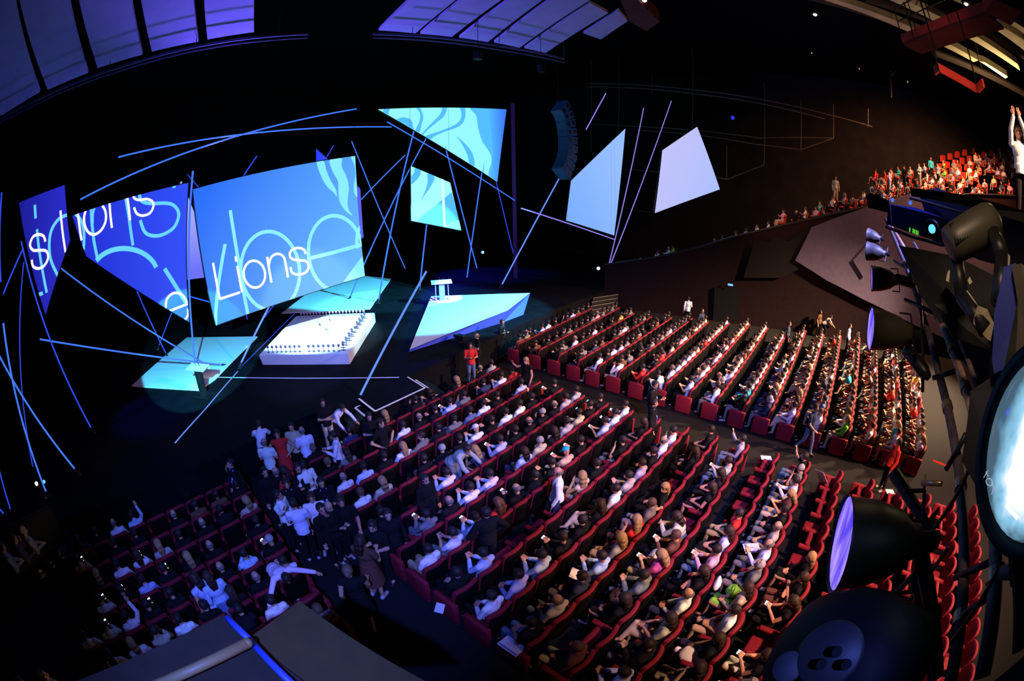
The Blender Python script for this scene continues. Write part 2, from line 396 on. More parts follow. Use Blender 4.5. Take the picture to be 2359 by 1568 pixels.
ORD = 'first second third fourth fifth sixth seventh eighth ninth tenth eleventh twelfth thirteenth fourteenth fifteenth sixteenth seventeenth eighteenth nineteenth twentieth'.split()
# white display platform with ornaments
T = [atz(x, y, STAGE_Z+.55) for x, y in ((596.5, 818.3), (802, 815), (863, 720.3), (682.5, 727.5))]
B = [atz(x, y, STAGE_Z) for x, y in ((606, 840), (806, 838.5), (865.5, 741.5), (691, 747))]
mb = MB(); mb.add(T+B, [(0, 1, 2, 3), (7, 6, 5, 4)]+[(i, 4+i, 4+(i+1) % 4, (i+1) % 4) for i in range(4)])
plat = thing('display_platform', mb, mat('white_gloss_board', (.85, .85, .85), .5), 'low white rectangular platform glowing in the stage light with ornaments round its rim', 'platform')
mb = MB(); R_ = lambda s, t: (T[0]*(1-s)+T[1]*s)*(1-t) + (T[3]*(1-s)+T[2]*s)*t
cur = [(.30, .62), (.36, .8), (.5, .84), (.58, .74), (.5, .62), (.38, .6), (.42, .7), (.56, .55), (.66, .5), (.74, .6), (.82, .72)]
fz = [R_(s, t)+Vector((0, 0, .012)) for s, t in cur]
mb.path(fz, .05, 6); mb.path([R_(s, t)+Vector((0, 0, .012)) for s, t in ((.6, .5), (.55, .36), (.42, .24), (.36, .14))], .06, 6)
part('swirl_relief', mb, mat('white_relief', (.95, .95, .95), .5), plat, True)
ORN = mat('dark_ornament', (.08, .07, .14), .5); ORNP = mat('pink_ornament', (.55, .3, .5), .5)
proto = {}
def ornament(s, t, label, group, k, m):
    if k not in proto:
        mb = MB(); mb.tube((0, 0, 0), (0, 0, .03), .09, .08, 10); mb.tube((0, 0, .03), (0, 0, .26), .018, n=6); mb.ball((0, 0, .33), (.09, .05, .09), 10, 6)
        if k == 'b': mb.tube((-.16, 0, .02), (.16, 0, .02), .03, n=6)
        proto[k] = mb.mesh('stick_ornament', m, True)
    o = bpy.data.objects.new('stick_ornament', proto[k]); COL.objects.link(o); o.location = R_(s, t); o.rotation_euler.z = rad(-42); o.scale = (.75,)*3
    tag(o, label, 'ornament', group)
for i in range(20): ornament(.10+.79*i/19, .93, 'pinkish round-headed ornament, back rim of the white platform, %s from left' % ORD[i], 'ornaments on the back rim', 'p', ORNP)
for i in range(16):
    if i in (8,): continue
    ornament(.09+.80*i/15, .055, 'dark round-headed ornament, front rim of the white platform, %s from left' % ORD[i], 'ornaments on the front rim', 'd', ORN)
for i in range(18):
    if i == 9: continue
    ornament(.93-.02*(i % 2), .07+.80*i/17, 'dark wide-footed ornament, right rim of the white platform, %s from the front' % ORD[i], 'ornaments on the right rim', 'b', ORN)

# ------------------------------------------------------------------ poles
def pole(a, b, m, label, r=.05, foot=True, name='lit_pole', depth=None):
    A, B_ = Vector(a), Vector(b); rt = empty(name, B_, 0, label, 'light pole'); r *= .72
    mb = MB(); mb.tube(A, B_, r, n=8); part('tube', mb, m, rt, True)
    if not foot:
        for q_ in (A+(B_-A)*.04, A+(B_-A)*.96):
            if name.startswith('hang') and 'below' not in label: mb = MB(); mb.tube(q_, (q_.x, q_.y, 22.0), .003, n=4); part('suspension_wire', mb, METALB, rt)
    if foot:
        d = (A-B_).normalized(); mb = MB(); mb.tube((B_.x, B_.y, STAGE_Z), (B_.x, B_.y, STAGE_Z+.04), .16, .15, 12); mb.tube(B_-d*.02, B_+d*.22, r*1.5, n=8); part('foot', mb, METALB, rt)
    return rt
def pf(t, f, m, label, yoff=0.0, r=.05, foot=True):
    """pole standing on the stage at pixel f, its head at pixel t a bit up or down stage"""
    F = atz(*f, STAGE_Z+.03); H = aty(*t, F.y+yoff); return pole(H, F, m, label, r, foot)
def ph(t, f, ya, yb, m, label, r=.05):
    return pole(aty(*t, ya), aty(*f, yb), m, label, r, False, 'hanging_lit_pole')
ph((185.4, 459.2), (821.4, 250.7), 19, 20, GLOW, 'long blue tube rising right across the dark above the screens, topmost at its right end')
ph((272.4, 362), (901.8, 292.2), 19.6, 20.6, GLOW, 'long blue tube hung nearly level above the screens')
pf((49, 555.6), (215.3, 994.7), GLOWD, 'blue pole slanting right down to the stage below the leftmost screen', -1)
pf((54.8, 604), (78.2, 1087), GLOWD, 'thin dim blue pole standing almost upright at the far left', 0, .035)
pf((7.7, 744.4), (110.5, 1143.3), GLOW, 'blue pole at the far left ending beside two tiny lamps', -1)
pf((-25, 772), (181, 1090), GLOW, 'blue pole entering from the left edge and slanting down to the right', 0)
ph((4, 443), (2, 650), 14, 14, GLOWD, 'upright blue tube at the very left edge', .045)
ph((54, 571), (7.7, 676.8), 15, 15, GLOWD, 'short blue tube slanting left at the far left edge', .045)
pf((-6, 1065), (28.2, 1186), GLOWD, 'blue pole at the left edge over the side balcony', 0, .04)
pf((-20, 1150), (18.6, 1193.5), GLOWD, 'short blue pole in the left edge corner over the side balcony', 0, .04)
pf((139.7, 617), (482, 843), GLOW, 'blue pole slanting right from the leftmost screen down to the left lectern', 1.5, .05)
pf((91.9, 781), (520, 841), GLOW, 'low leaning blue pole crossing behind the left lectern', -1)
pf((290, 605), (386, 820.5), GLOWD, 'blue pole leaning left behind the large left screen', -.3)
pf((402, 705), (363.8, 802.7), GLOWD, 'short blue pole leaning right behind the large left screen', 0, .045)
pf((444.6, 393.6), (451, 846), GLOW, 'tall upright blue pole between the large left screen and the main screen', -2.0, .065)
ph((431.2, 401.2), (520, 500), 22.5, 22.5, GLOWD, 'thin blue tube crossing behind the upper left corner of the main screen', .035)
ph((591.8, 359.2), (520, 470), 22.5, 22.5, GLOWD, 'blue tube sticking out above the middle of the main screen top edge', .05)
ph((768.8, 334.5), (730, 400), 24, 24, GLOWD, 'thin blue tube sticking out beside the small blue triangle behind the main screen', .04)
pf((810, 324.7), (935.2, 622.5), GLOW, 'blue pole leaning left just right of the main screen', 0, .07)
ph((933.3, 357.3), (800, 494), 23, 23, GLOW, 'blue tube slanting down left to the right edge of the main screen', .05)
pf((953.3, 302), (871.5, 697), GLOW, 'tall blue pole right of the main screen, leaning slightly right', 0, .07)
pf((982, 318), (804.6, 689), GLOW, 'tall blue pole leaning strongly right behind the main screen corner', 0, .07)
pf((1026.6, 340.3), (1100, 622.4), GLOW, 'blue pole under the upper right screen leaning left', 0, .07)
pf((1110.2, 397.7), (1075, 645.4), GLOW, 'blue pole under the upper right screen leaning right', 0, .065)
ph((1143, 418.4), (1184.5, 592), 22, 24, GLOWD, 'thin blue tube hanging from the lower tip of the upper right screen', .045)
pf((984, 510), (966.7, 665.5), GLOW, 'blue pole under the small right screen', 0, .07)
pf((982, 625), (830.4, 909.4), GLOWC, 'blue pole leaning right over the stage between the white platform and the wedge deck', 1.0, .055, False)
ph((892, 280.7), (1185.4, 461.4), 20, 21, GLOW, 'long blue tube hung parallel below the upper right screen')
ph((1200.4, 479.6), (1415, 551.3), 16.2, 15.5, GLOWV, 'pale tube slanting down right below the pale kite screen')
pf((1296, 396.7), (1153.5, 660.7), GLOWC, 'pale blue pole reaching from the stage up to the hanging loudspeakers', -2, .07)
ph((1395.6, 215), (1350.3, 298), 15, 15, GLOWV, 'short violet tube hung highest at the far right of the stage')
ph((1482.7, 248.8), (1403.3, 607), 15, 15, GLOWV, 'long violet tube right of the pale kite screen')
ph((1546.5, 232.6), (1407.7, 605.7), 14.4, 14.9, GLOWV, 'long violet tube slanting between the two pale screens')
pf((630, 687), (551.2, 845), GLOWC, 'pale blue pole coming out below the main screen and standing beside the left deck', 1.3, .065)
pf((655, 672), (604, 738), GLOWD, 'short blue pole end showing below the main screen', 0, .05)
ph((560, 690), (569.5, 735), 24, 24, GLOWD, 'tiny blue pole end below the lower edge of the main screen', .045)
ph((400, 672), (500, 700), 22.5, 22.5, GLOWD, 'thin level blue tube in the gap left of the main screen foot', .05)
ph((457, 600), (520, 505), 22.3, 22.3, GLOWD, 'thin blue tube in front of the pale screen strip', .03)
ph((384, 455), (390, 472), 20, 20, GLOWD, 'tiny blue tube end on the top edge of the large left screen', .05) if False else None
mb = MB(); mb.tube(atz(1187.8, 640, STAGE_Z), Vector((atz(1187.8, 640, STAGE_Z).x, atz(1187.8, 640, STAGE_Z).y, 15.5)), .16, n=12)
thing('stage_mast', mb, mat('violet_mast', (.02, .015, .05), .6, emit=(.010, .004, .045), strength=1), 'tall dark violet mast at the right side of the stage', 'mast', None, True)  # faint violet light on the mast is emission in its material

# ------------------------------------------------------------------ screens with their pictures
def clip(poly, cl):
    """Sutherland-Hodgman in 2D, cl convex"""
    def area(P): return sum(P[i][0]*P[(i+1) % len(P)][1]-P[(i+1) % len(P)][0]*P[i][1] for i in range(len(P)))
    if area(cl) < 0: cl = cl[::-1]
    out = poly
    for i in range(len(cl)):
        a, b = cl[i], cl[(i+1) % len(cl)]; inp = out; out = []
        if not inp: break
        side = lambda p: (b[0]-a[0])*(p[1]-a[1])-(b[1]-a[1])*(p[0]-a[0])
        for j in range(len(inp)):
            p, q = inp[j-1], inp[j]; sp, sq = side(p), side(q)
            if (sp >= 0) != (sq >= 0):
                t = sp/(sp-sq); out.append((p[0]+(q[0]-p[0])*t, p[1]+(q[1]-p[1])*t))
            if sq >= 0: out.append(q)
    return out
def crom(P, n=6, closed=False):
    out = []; L = len(P)
    for i in range(L if closed else L-1):
        p0 = P[(i-1) % L] if closed or i > 0 else P[0]; p1 = P[i]; p2 = P[(i+1) % L]; p3 = P[(i+2) % L] if closed or i+2 < L else P[-1]
        for k in range(n):
            t = k/n; out.append(tuple(.5*((2*p1[j])+(-p0[j]+p2[j])*t+(2*p0[j]-5*p1[j]+4*p2[j]-p3[j])*t*t+(-p0[j]+3*p1[j]-3*p2[j]+p3[j])*t**3) for j in (0, 1)))
    if not closed: out.append(P[-1])
    return out
def ell(cx, cy, rx, ry, a0, a1, rot=0, n=28):
    c, s = math.cos(rad(rot)), math.sin(rad(rot)); o = []
    for i in range(n+1):
        a = rad(a0+(a1-a0)*i/n); x, y = rx*math.cos(a), -ry*math.sin(a); o.append((cx+x*c-y*s, cy+x*s+y*c))
    return o
def screen(name, corners, y, m, label, content=(), tr=lambda x, y: (x, y)):
    P3 = [aty(x, yy, y) for x, yy in corners]; c2 = [(p.x, p.z) for p in P3]
    mb = MB(); mb.prism(P3, (0, .06, 0)); o = thing(name, mb, m, label, 'screen', None, False, Vector((sum(p[0] for p in c2)/len(c2), y, min(p[1] for p in c2))))
    # thin dark frame on the rim
    fr = MB()
    for a, b in zip(P3, P3[1:]+P3[:1]): fr.tube(a+Vector((0, .07, 0)), b+Vector((0, .07, 0)), .05, n=6)
    part('frame', fr, METALB, o)
    for q_ in sorted(P3, key=lambda p: -p.z)[:2]:
        wm = MB(); wm.tube(q_+Vector((0, .07, 0)), (q_.x, q_.y+.07, 22.0), .006, n=4); part('suspension_wire', wm, METALB, o)
    for k, (pname, mm, strokes) in enumerate(content):
        dy = -.012*(k+1)
        for kind, pts, wd in strokes:
            mb = MB()
            Q = [aty(*tr(*p), y) for p in pts]; Q2 = [(q.x, q.z) for q in Q]
            if kind == 'fill':
                # ear-free fan by triangles of a tessellated polygon
                from mathutils.geometry import tessellate_polygon
                for t in tessellate_polygon([[Vector((q[0], q[1], 0)) for q in Q2]]):
                    c = clip([Q2[i] for i in t], c2)
                    if len(c) > 2: mb.add([(q[0], y+dy, q[1]) for q in c], [tuple(range(len(c)))])
            else:
                ww = wd
                for i in range(len(Q2)-1):
                    a, b = Vector(Q2[i]), Vector(Q2[i+1]); d = b-a
                    if d.length < 1e-5: continue
                    d.normalize(); 
                    w_ = ww*(aty(pts_c(pts, i, tr)[0]+1, pts_c(pts, i, tr)[1], y)-aty(*pts_c(pts, i, tr), y)).length/2
                    nn = Vector((-d.y, d.x))*w_; e = d*w_*.25
                    c = clip([tuple(a-nn-e), tuple(b-nn+e), tuple(b+nn+e), tuple(a+nn-e)], c2)
                    if len(c) > 2: mb.add([(q[0], y+dy, q[1]) for q in c], [tuple(range(len(c)))])
            if mb.v: part(pname, mb, mm, o)
    return o
def pts_c(pts, i, tr): return tr(*pts[i])
TXW = mat('projected_white', (.1, .1, .1), emit=(1, 1, 1), strength=1.0)
TXC = mat('projected_cyan', (.1, .1, .1), emit=lin(138, 238, 255), strength=1.0)
TXB = mat('projected_sky', (.1, .1, .1), emit=lin(105, 210, 255), strength=1.0)
TXM = mat('projected_midblue', (.1, .1, .1), emit=lin(82, 190, 255), strength=1.0)
t1 = lambda x, y: (420+x/3.734, 340+y/3.734)
W1 = 5.2; W2 = 7.6
main = [
 ('projected_pattern', TXC, [('fill', crom([(1155, 122), (1215, 115), (1240, 200), (1285, 300), (1320, 360), (1328, 420), (1300, 385), (1245, 335), (1195, 250)], 4, True), 0),
   ('fill', crom([(1268, 104), (1368, 92), (1370, 160), (1415, 260), (1432, 350), (1422, 440), (1425, 520), (1460, 582), (1400, 540), (1352, 460), (1342, 380), (1338, 290), (1290, 200)], 4, True), 0),
   ('fill', crom([(1450, 78), (1500, 70), (1520, 300), (1510, 420), (1480, 395), (1475, 330), (1488, 240), (1480, 150)], 4, True), 0),
   ('fill', [(1550, 930), (1575, 1100), (1450, 1140), (1385, 1155), (1430, 1090)], 0)]),
 ('projected_lettering', TXC, [('l', [(412, 542), (440, 720), (480, 960), (520, 1200), (565, 1440)], W2),
   ('l', [(367, 832), (340, 980), (310, 1170), (288, 1400), (284, 1530)], W2),
   ('l', ell(755, 1060, 252, 340, -80, 262, -5, 40), W2),
   ('l', crom([(1100, 950), (1320, 895), (1545, 832)], 3), W2),
   ('l', ell(1320, 910, 236, 326, 8, 262, -6, 40), W2), ('l', crom([(1620, 600), (1520, 700), (1500, 800), (1510, 860)], 5), W2)]),
 ('projected_text', TXW, [('l', [(264, 992), (322, 1300), (494, 1244)], W1), ('l', [(457, 935), (463, 978)], W1), ('l', [(471, 1018), (513, 1240)], W1),
   ('l', ell(619, 1087, 92, 116, 0, 360, -8, 32), W1),
   ('l', [(728, 940), (765, 1158)], W1), ('l', crom([(742, 1010), (765, 940), (820, 912), (870, 940), (888, 1010), (907, 1112)], 5), W1),
   ('l', crom([(1058, 912), (1045, 878), (1000, 862), (945, 875), (922, 915), (940, 955), (1000, 968), (1060, 975), (1085, 1020), (1062, 1070), (1000, 1092), (945, 1075), (928, 1030)], 4), W1)])]
screen('projection_screen', [(444.6, 436.2), (818, 359.2), (840.5, 636.3), (497.8, 749.2)], 20, screen_mat('main_picture', lin(42, 112, 250), lin(100, 182, 255), (1, 0, -.45), -.3, .85),
       'largest blue screen, showing the white word Lions', main, t1)
t2 = lambda x, y: (150+x/4.355, 400+y/4.355)
l2c = [
 ('projected_lettering', TXB, [('l', crom([(100, 400), (160, 470), (190, 600), (185, 760)], 5), 6), ('l', [(262, 350), (268, 480), (290, 680), (325, 850)], 6.5), ('l', crom([(300, 330), (282, 400), (278, 500)], 4), 4),
   ('l', [(608, 240), (640, 430), (680, 715)], 6.5), ('l', ell(600, 1010, 330, 260, 22, 152, 4, 24), 9.5),
   ('l', crom([(745, 200), (765, 270), (850, 298), (1040, 298), (1120, 350), (1138, 430), (1090, 540), (980, 610), (880, 622), (800, 585), (755, 470)], 6), 7),
   ('l', [(1000, 955), (1080, 1080), (1225, 1310)], 8.5), ('l', [(1080, 133), (1108, 126)], 5)]),
 ('projected_text', TXW, [('l', [(128, 395), (165, 665)], 5), ('l', crom([(205, 375), (190, 450), (205, 540), (250, 600), (310, 605), (370, 555), (408, 470), (405, 380), (375, 320)], 5), 5),
   ('l', [(446, 290), (455, 420), (470, 540)], 5), ('l', [(625, 240), (640, 350), (652, 465)], 5),
   ('l', crom([(685, 222), (700, 250), (740, 263), (820, 255), (875, 280), (885, 330), (850, 395), (780, 420), (720, 400), (692, 340)], 5), 5),
   ('l', crom([(1008, 1348), (1020, 1260), (1070, 1205), (1130, 1195), (1190, 1230), (1228, 1305)], 5), 5), ('l', [(1228, 1305), (1050, 1375)], 5), ('l', crom([(1232, 1355), (1230, 1420), (1200, 1465)], 4), 4.5)])]
screen('projection_screen', [(166.3, 496.9), (434, 421), (435.8, 741), (199, 590)], 20.5, screen_mat('left_picture', lin(32, 38, 205), lin(48, 80, 250), (1, 0, 0), -.1, 1.0),
       'deep blue kite-shaped screen left of the main screen, with cut-off letters', l2c, t2)
t3 = lambda x, y: (x/3.92, 400+y/3.92)
l1c = [('projected_lettering', TXB, [('l', [(315, 285), (322, 400)], 5.5), ('l', [(335, 505), (350, 660), (380, 850), (422, 1070)], 5.5), ('l', crom([(610, 370), (530, 410), (465, 510), (445, 640), (460, 780), (520, 915)], 5), 6), ('l', [(348, 1092), (385, 1078)], 6)]),
 ('projected_text', TXW, [('l', crom([(410, 610), (395, 565), (350, 548), (300, 570), (272, 640), (300, 690), (370, 690), (420, 700), (435, 760), (400, 830), (345, 855), (300, 835), (288, 780)], 5), 4.6),
   ('l', [(547, 335), (565, 520), (592, 705)], 4.6)])]
screen('projection_screen', [(43.9, 466.8), (148.7, 426), (161.2, 554.3), (105.1, 725.3)], 20, screen_mat('far_left_picture', lin(28, 28, 150), lin(42, 45, 205), (1, 0, -.2), -.2, .9),
       'leftmost dark blue screen with a dollar-like S, pointed at the bottom', l1c, t3)
screen('projection_screen', [(417.5, 416.5), (433, 452), (452, 500), (492, 600), (492, 636.5), (380, 651), (380, 500)], 22, screen_mat('strip_picture', lin(185, 195, 255), lin(110, 112, 245), (0, 0, -1), -1, -.1),
       'pale violet strip of a screen showing between the large left screen and the main screen')
screen('projection_screen', [(728.6, 342.5), (830, 434.5), (837.5, 547), (737, 560)], 22, screen_mat('hidden_picture', lin(35, 60, 250), lin(95, 95, 240), (1, 0, 0), 0, 1),
       'blue triangle tip and violet sliver of a screen hidden behind the main screen')
t4 = lambda x, y: (860+x/4.9, 230+y/4.9)
rc = [('projected_pattern', TXM, [('fill', crom([(1108, 80), (1160, 180), (1185, 330), (1230, 470), (1315, 600), (1332, 700), (1300, 850), (1400, 925), (1520, 600), (1510, 80)], 5, True), 0),
   ('fill', [(125, 85), (190, 85), (165, 180), (105, 150)], 0),
   ('fill', crom([(262, 232), (300, 205), (350, 198), (420, 220), (445, 290), (448, 345), (350, 290)], 4, True), 0),
   ('fill', crom([(470, 75), (520, 75), (562, 190), (545, 270), (520, 365), (475, 345), (520, 240), (525, 150)], 4, True), 0),
   ('fill', crom([(778, 75), (832, 75), (800, 180), (720, 250), (620, 330), (560, 395), (545, 385), (640, 280), (730, 190), (770, 130)], 4, True), 0),
   ('fill', crom([(975, 75), (1028, 80), (1038, 180), (1000, 270), (920, 320), (800, 360), (690, 410), (640, 445), (580, 412), (700, 370), (860, 310), (960, 250), (995, 170)], 4, True), 0),
   ('fill', crom([(938, 410), (1040, 500), (1110, 590), (1138, 680), (1138, 760), (1085, 715), (1060, 620), (1000, 500)], 4, True), 0),
   ('fill', [(1250, 690), (1248, 790), (1240, 850), (1222, 830), (1238, 770)], 0), ('fill', [(808, 510), (832, 580), (812, 570)], 0)]),
   ('projected_shade', screen_mat('right_picture_blue', lin(85, 190, 255), lin(62, 125, 250), (1, 0, 0), .0, .8), [('fill', crom([(1300, 80), (1320, 300), (1340, 500), (1345, 700), (1330, 880), (1400, 925), (1520, 600), (1510, 80)], 5, True), 0)])]
screen('projection_screen', [(871.2, 251.7), (1166.3, 252), (1145.2, 417.8)], 22, mat('right_picture', (.05, .05, .05), emit=lin(150, 250, 255), strength=1),
       'large triangular cyan screen at the upper right of the stage, with swirling mane shapes', rc, t4)
rs = [('projected_pattern', TXM, [('fill', [(490, 1365), (600, 1270), (780, 1125), (885, 1040), (1000, 1480), (700, 1420)], 0), ('fill', crom([(475, 770), (535, 790), (520, 860), (470, 920), (425, 950), (425, 870), (455, 830)], 4, True), 0),
   ('fill', crom([(612, 830), (690, 870), (650, 970), (580, 1070), (540, 1130), (590, 1010), (612, 920)], 4, True), 0)]),
   ('projected_ring', TXC, [('fill', crom([(800, 1440), (870, 1385), (970, 1360), (1000, 1420), (930, 1470), (860, 1480)], 4, True), 0)]),
   ('projected_stroke', mat('projected_pale', (.1, .1, .1), emit=lin(215, 255, 255), strength=1), [('l', [(775, 890), (785, 1100), (803, 1440)], 6)])]
screen('projection_screen', [(947, 382.7), (1037.2, 420.6), (1062.4, 530.6), (948.5, 508.3)], 21, mat('small_picture', (.05, .05, .05), emit=lin(165, 252, 255), strength=1),
       'small four-sided cyan screen below the large triangular one', rs, t4)
screen('projection_screen', [(1440.5, 296.6), (1415, 542), (1304.7, 507.7), (1316.1, 416.2)], 15.5, screen_mat('pale_picture', lin(118, 172, 255), lin(150, 190, 255), (1, 0, .6), 0, 1.2),
       'plain pale blue kite-shaped screen at the right of the stage')
screen('projection_screen', [(1606.2, 292.3), (1658.3, 436), (1509.6, 490.3), (1526.7, 346.2)], 9.5, screen_mat('lilac_picture', lin(165, 190, 255), lin(195, 195, 250), (-1, 0, .6), -1, .3),
       'plain pale lilac four-sided screen, rightmost of all the screens')

# ------------------------------------------------------------------ lecterns
ACR = mat('clear_acrylic', (.75, .8, 1), .15, trans=.55, spec=.5)
def lectern_right():
    p = atz(1019, 691, STAGE_Z+.33); r = empty('lectern', p, rad(-35), 'clear acrylic lectern with a blue column on the right wedge deck', 'lectern')
    mb = MB(); mb.box((0, 0, .5), (.34, .3, 1.0), bev=.01); mb.build('column', mat('blue_column', (.12, .16, .5), .4), r)
    for s in (-1, 1): mb = MB(); mb.box((.38*s, 0, .52), (.03, .34, 1.0)); mb.build('side_panel', ACR, r)
    mb = MB(); mb.box((0, -.05, 1.12), (1.25, .55, .05), Matrix.Rotation(rad(12), 3, 'X'), bev=.01); mb.box((0, .2, 1.16), (1.25, .03, .12)); mb.build('reading_desk', mat('frosted_desk', (.6, .62, .8), .3, trans=.3), r)
    for s in (-.12, .12): mb = MB(); mb.path([(s, .1, 1.14), (s, .0, 1.32), (s, -.08, 1.42)], .01, 6); mb.build('microphone', METALB, r)
lectern_right()
def lectern_left():
    p = atz(470.5, 911, STAGE_Z+.01); r = empty('lectern', p, rad(-55), 'slim black lectern with a clear top in front of the left deck', 'lectern')
    mb = MB(); mb.box((0, 0, .55), (.2, .28, 1.1), bev=.01); mb.build('column', BLACK, r)
    mb = MB(); mb.box((0, -.25, .03), (.9, .08, .05)); mb.box((0, .25, .03), (.9, .08, .05)); mb.box((0, 0, .02), (.3, .5, .03)); mb.build('base', METALB, r)
    mb = MB(); mb.box((0, 0, 1.18), (1.15, .45, .04), Matrix.Rotation(rad(15), 3, 'X')); mb.box((0, .2, 1.16), (1.15, .03, .18)); mb.build('reading_desk', mat('frosted_desk2', (.7, .68, .8), .3, trans=.2), r)
    for s in (-.15, .1): mb = MB(); mb.path([(s, .1, 1.18), (s, .0, 1.36)], .01, 6); mb.build('microphone', METALB, r)
lectern_left()
# hanging line array
LA = mat('dark_blue_cabinet', (.02, .03, .07), .5, emit=(.0, .006, .025), strength=1.0)  # weak blue emission stands in for stage light on the cabinets
r = empty('speaker_array', aty(1302, 400, 14), 0, 'curved column of stacked loudspeakers hanging right of the stage', 'loudspeaker')
arc = [(1287, 242), (1297, 258), (1302, 276), (1306, 295), (1308, 314), (1309, 333), (1308.5, 351), (1305, 369), (1299, 386), (1291, 402)]
for i in range(len(arc)-1):
    a, b = aty(*arc[i], 14), aty(*arc[i+1], 14); mid = (a+b)/2; ang = math.atan2(b.x-a.x, -(b.z-a.z))
    mb = MB(); Rm = Matrix.Rotation(-ang, 3, 'Y'); mb.box(mid, (.95, .7, (a-b).length*.9), Rm, bev=.03)
    c = part('cabinet', mb, LA, r)
    for s in (-.25, .25):
        mb = MB(); mb.lathe(mid+Rm @ Vector((s, -.36, 0)), mid+Rm @ Vector((s, -.345, 0)), [(0, .13), (1, .13)], 12)
        center_mb(mb, r.location + c.location); mb.build('speaker_cone', METALB, c)
mb = MB(); mb.tube(aty(1287, 238, 14), aty(1287, 238, 14)+Vector((0, 0, 9.12)), .03, n=6); part('suspension_cable', mb, METALB, r)
# small bright fixtures on and around the stage
for px, py, z, rr, colr, st, lab in ((1112, 581, 2.9, .13, (120, 170, 255), 2.5, 'small glaring blue spotlight low at the right back of the stage'), (1378.5, 618, 2.2, .13, (215, 230, 255), 3, 'small glaring white spotlight beside the stage end of the parapet'),
    (84, 1113.5, 1.5, .07, (255, 240, 210), 3, 'tiny warm white lamp at the far left of the stage front'), (101.5, 1109, 1.5, .06, (90, 160, 255), 2, 'tiny blue lamp at the far left of the stage front'),
    (1688, 271, 11, .14, (40, 50, 220), 1.0, 'faint blue spotlight high on the dark right side wall')):
    if z: p = atz(px, py, z) if z < 7 else atx(px, py, 30)
    mb = MB(); d = (EYE-p).normalized(); mb.lathe(p-d*.3, p, [(0, .6*rr), (.4, rr*1.1), (1, rr*1.2)], 14); rt = thing('spotlight', mb, METALB, lab, 'spotlight', None, True, p)
    mb = MB(); mb.lathe(p, p+d*.02, [(0, rr), (1, rr*.95)], 14); part('lens', mb, mat('spot_lens_%d' % px, (.1, .1, .1), emit=lin(*colr), strength=st), rt)

# ------------------------------------------------------------------ people
SKIN = objcolor_mat('skin', .55, .08, 12, .3)
CLOTH = objcolor_mat('clothing_fabric', .9, .2, 30)
HAIRM = objcolor_mat('hair', .6, .3, 60, .3)
SHOEM = objcolor_mat('shoe_leather', .5, .1, 20, .4)
EYEM = mat('dark_eye', (.02, .012, .01), .3); LIPM = mat('lip', (.35, .09, .07), .5)
def capsule(mb, a, b, r0, r1, n=10):
    a, b = Vector(a), Vector(b); mb.tube(a, b, r0, r1, n); mb.ball(a, r0, n, 6); mb.ball(b, r1, n, 6)
def remesh(mb, voxel, mats, smooth=2):
    me = mb.mesh('tmp', mats); o = bpy.data.objects.new('tmp', me); COL.objects.link(o)
    m = o.modifiers.new('r', 'REMESH'); m.mode = 'VOXEL'; m.voxel_size = voxel; m.use_smooth_shade = True
    if smooth: s = o.modifiers.new('s', 'SMOOTH'); s.iterations = smooth; s.factor = .5
    dg = bpy.context.evaluated_depsgraph_get(); dg.update()
    out = bpy.data.meshes.new_from_object(o.evaluated_get(dg)); bpy.data.objects.remove(o); bpy.data.meshes.remove(me)
    out.materials.clear()
    for x in (mats if isinstance(mats, (list, tuple)) else [mats]): out.materials.append(x)
    out.shade_smooth(); return out
def lerp(a, b, t): return Vector(a)*(1-t)+Vector(b)*t
SIT = dict(pel=(0, -.12, .56), nk=(0, -.21, 1.08), hd=(0, -.17, 1.235), sh=((-.185, -.2, 1.0), (.185, -.2, 1.0)),
    kn=((-.11, .36, .55), (.11, .36, .55)), an=((-.12, .40, .11), (.12, .42, .11)), toe=((-.14, .55, .05), (.13, .58, .05)),
    el=((-.25, -.12, .76), (.25, -.12, .76)), wr=((-.09, .13, .68), (.08, .15, .69)), hdir=((.5, .8, -.2), (-.5, .8, -.2)), curl=.5, pitch=-8, yaw=0, tilt=0, sit=True)
STD = dict(pel=(0, 0, .93), nk=(0, -.02, 1.46), hd=(0, .01, 1.61), sh=((-.19, -.02, 1.39), (.19, -.02, 1.39)),
    kn=((-.1, .02, .5), (.1, .02, .5)), an=((-.12, -.03, .09), (.12, -.03, .09)), toe=((-.14, .12, .04), (.14, .12, .04)),
    el=((-.25, -.03, 1.11), (.25, -.03, 1.11)), wr=((-.25, .08, .87), (.25, .08, .87)), hdir=((0, .3, -1), (0, .3, -1)), curl=.35, pitch=-5, yaw=0, tilt=0, sit=False)
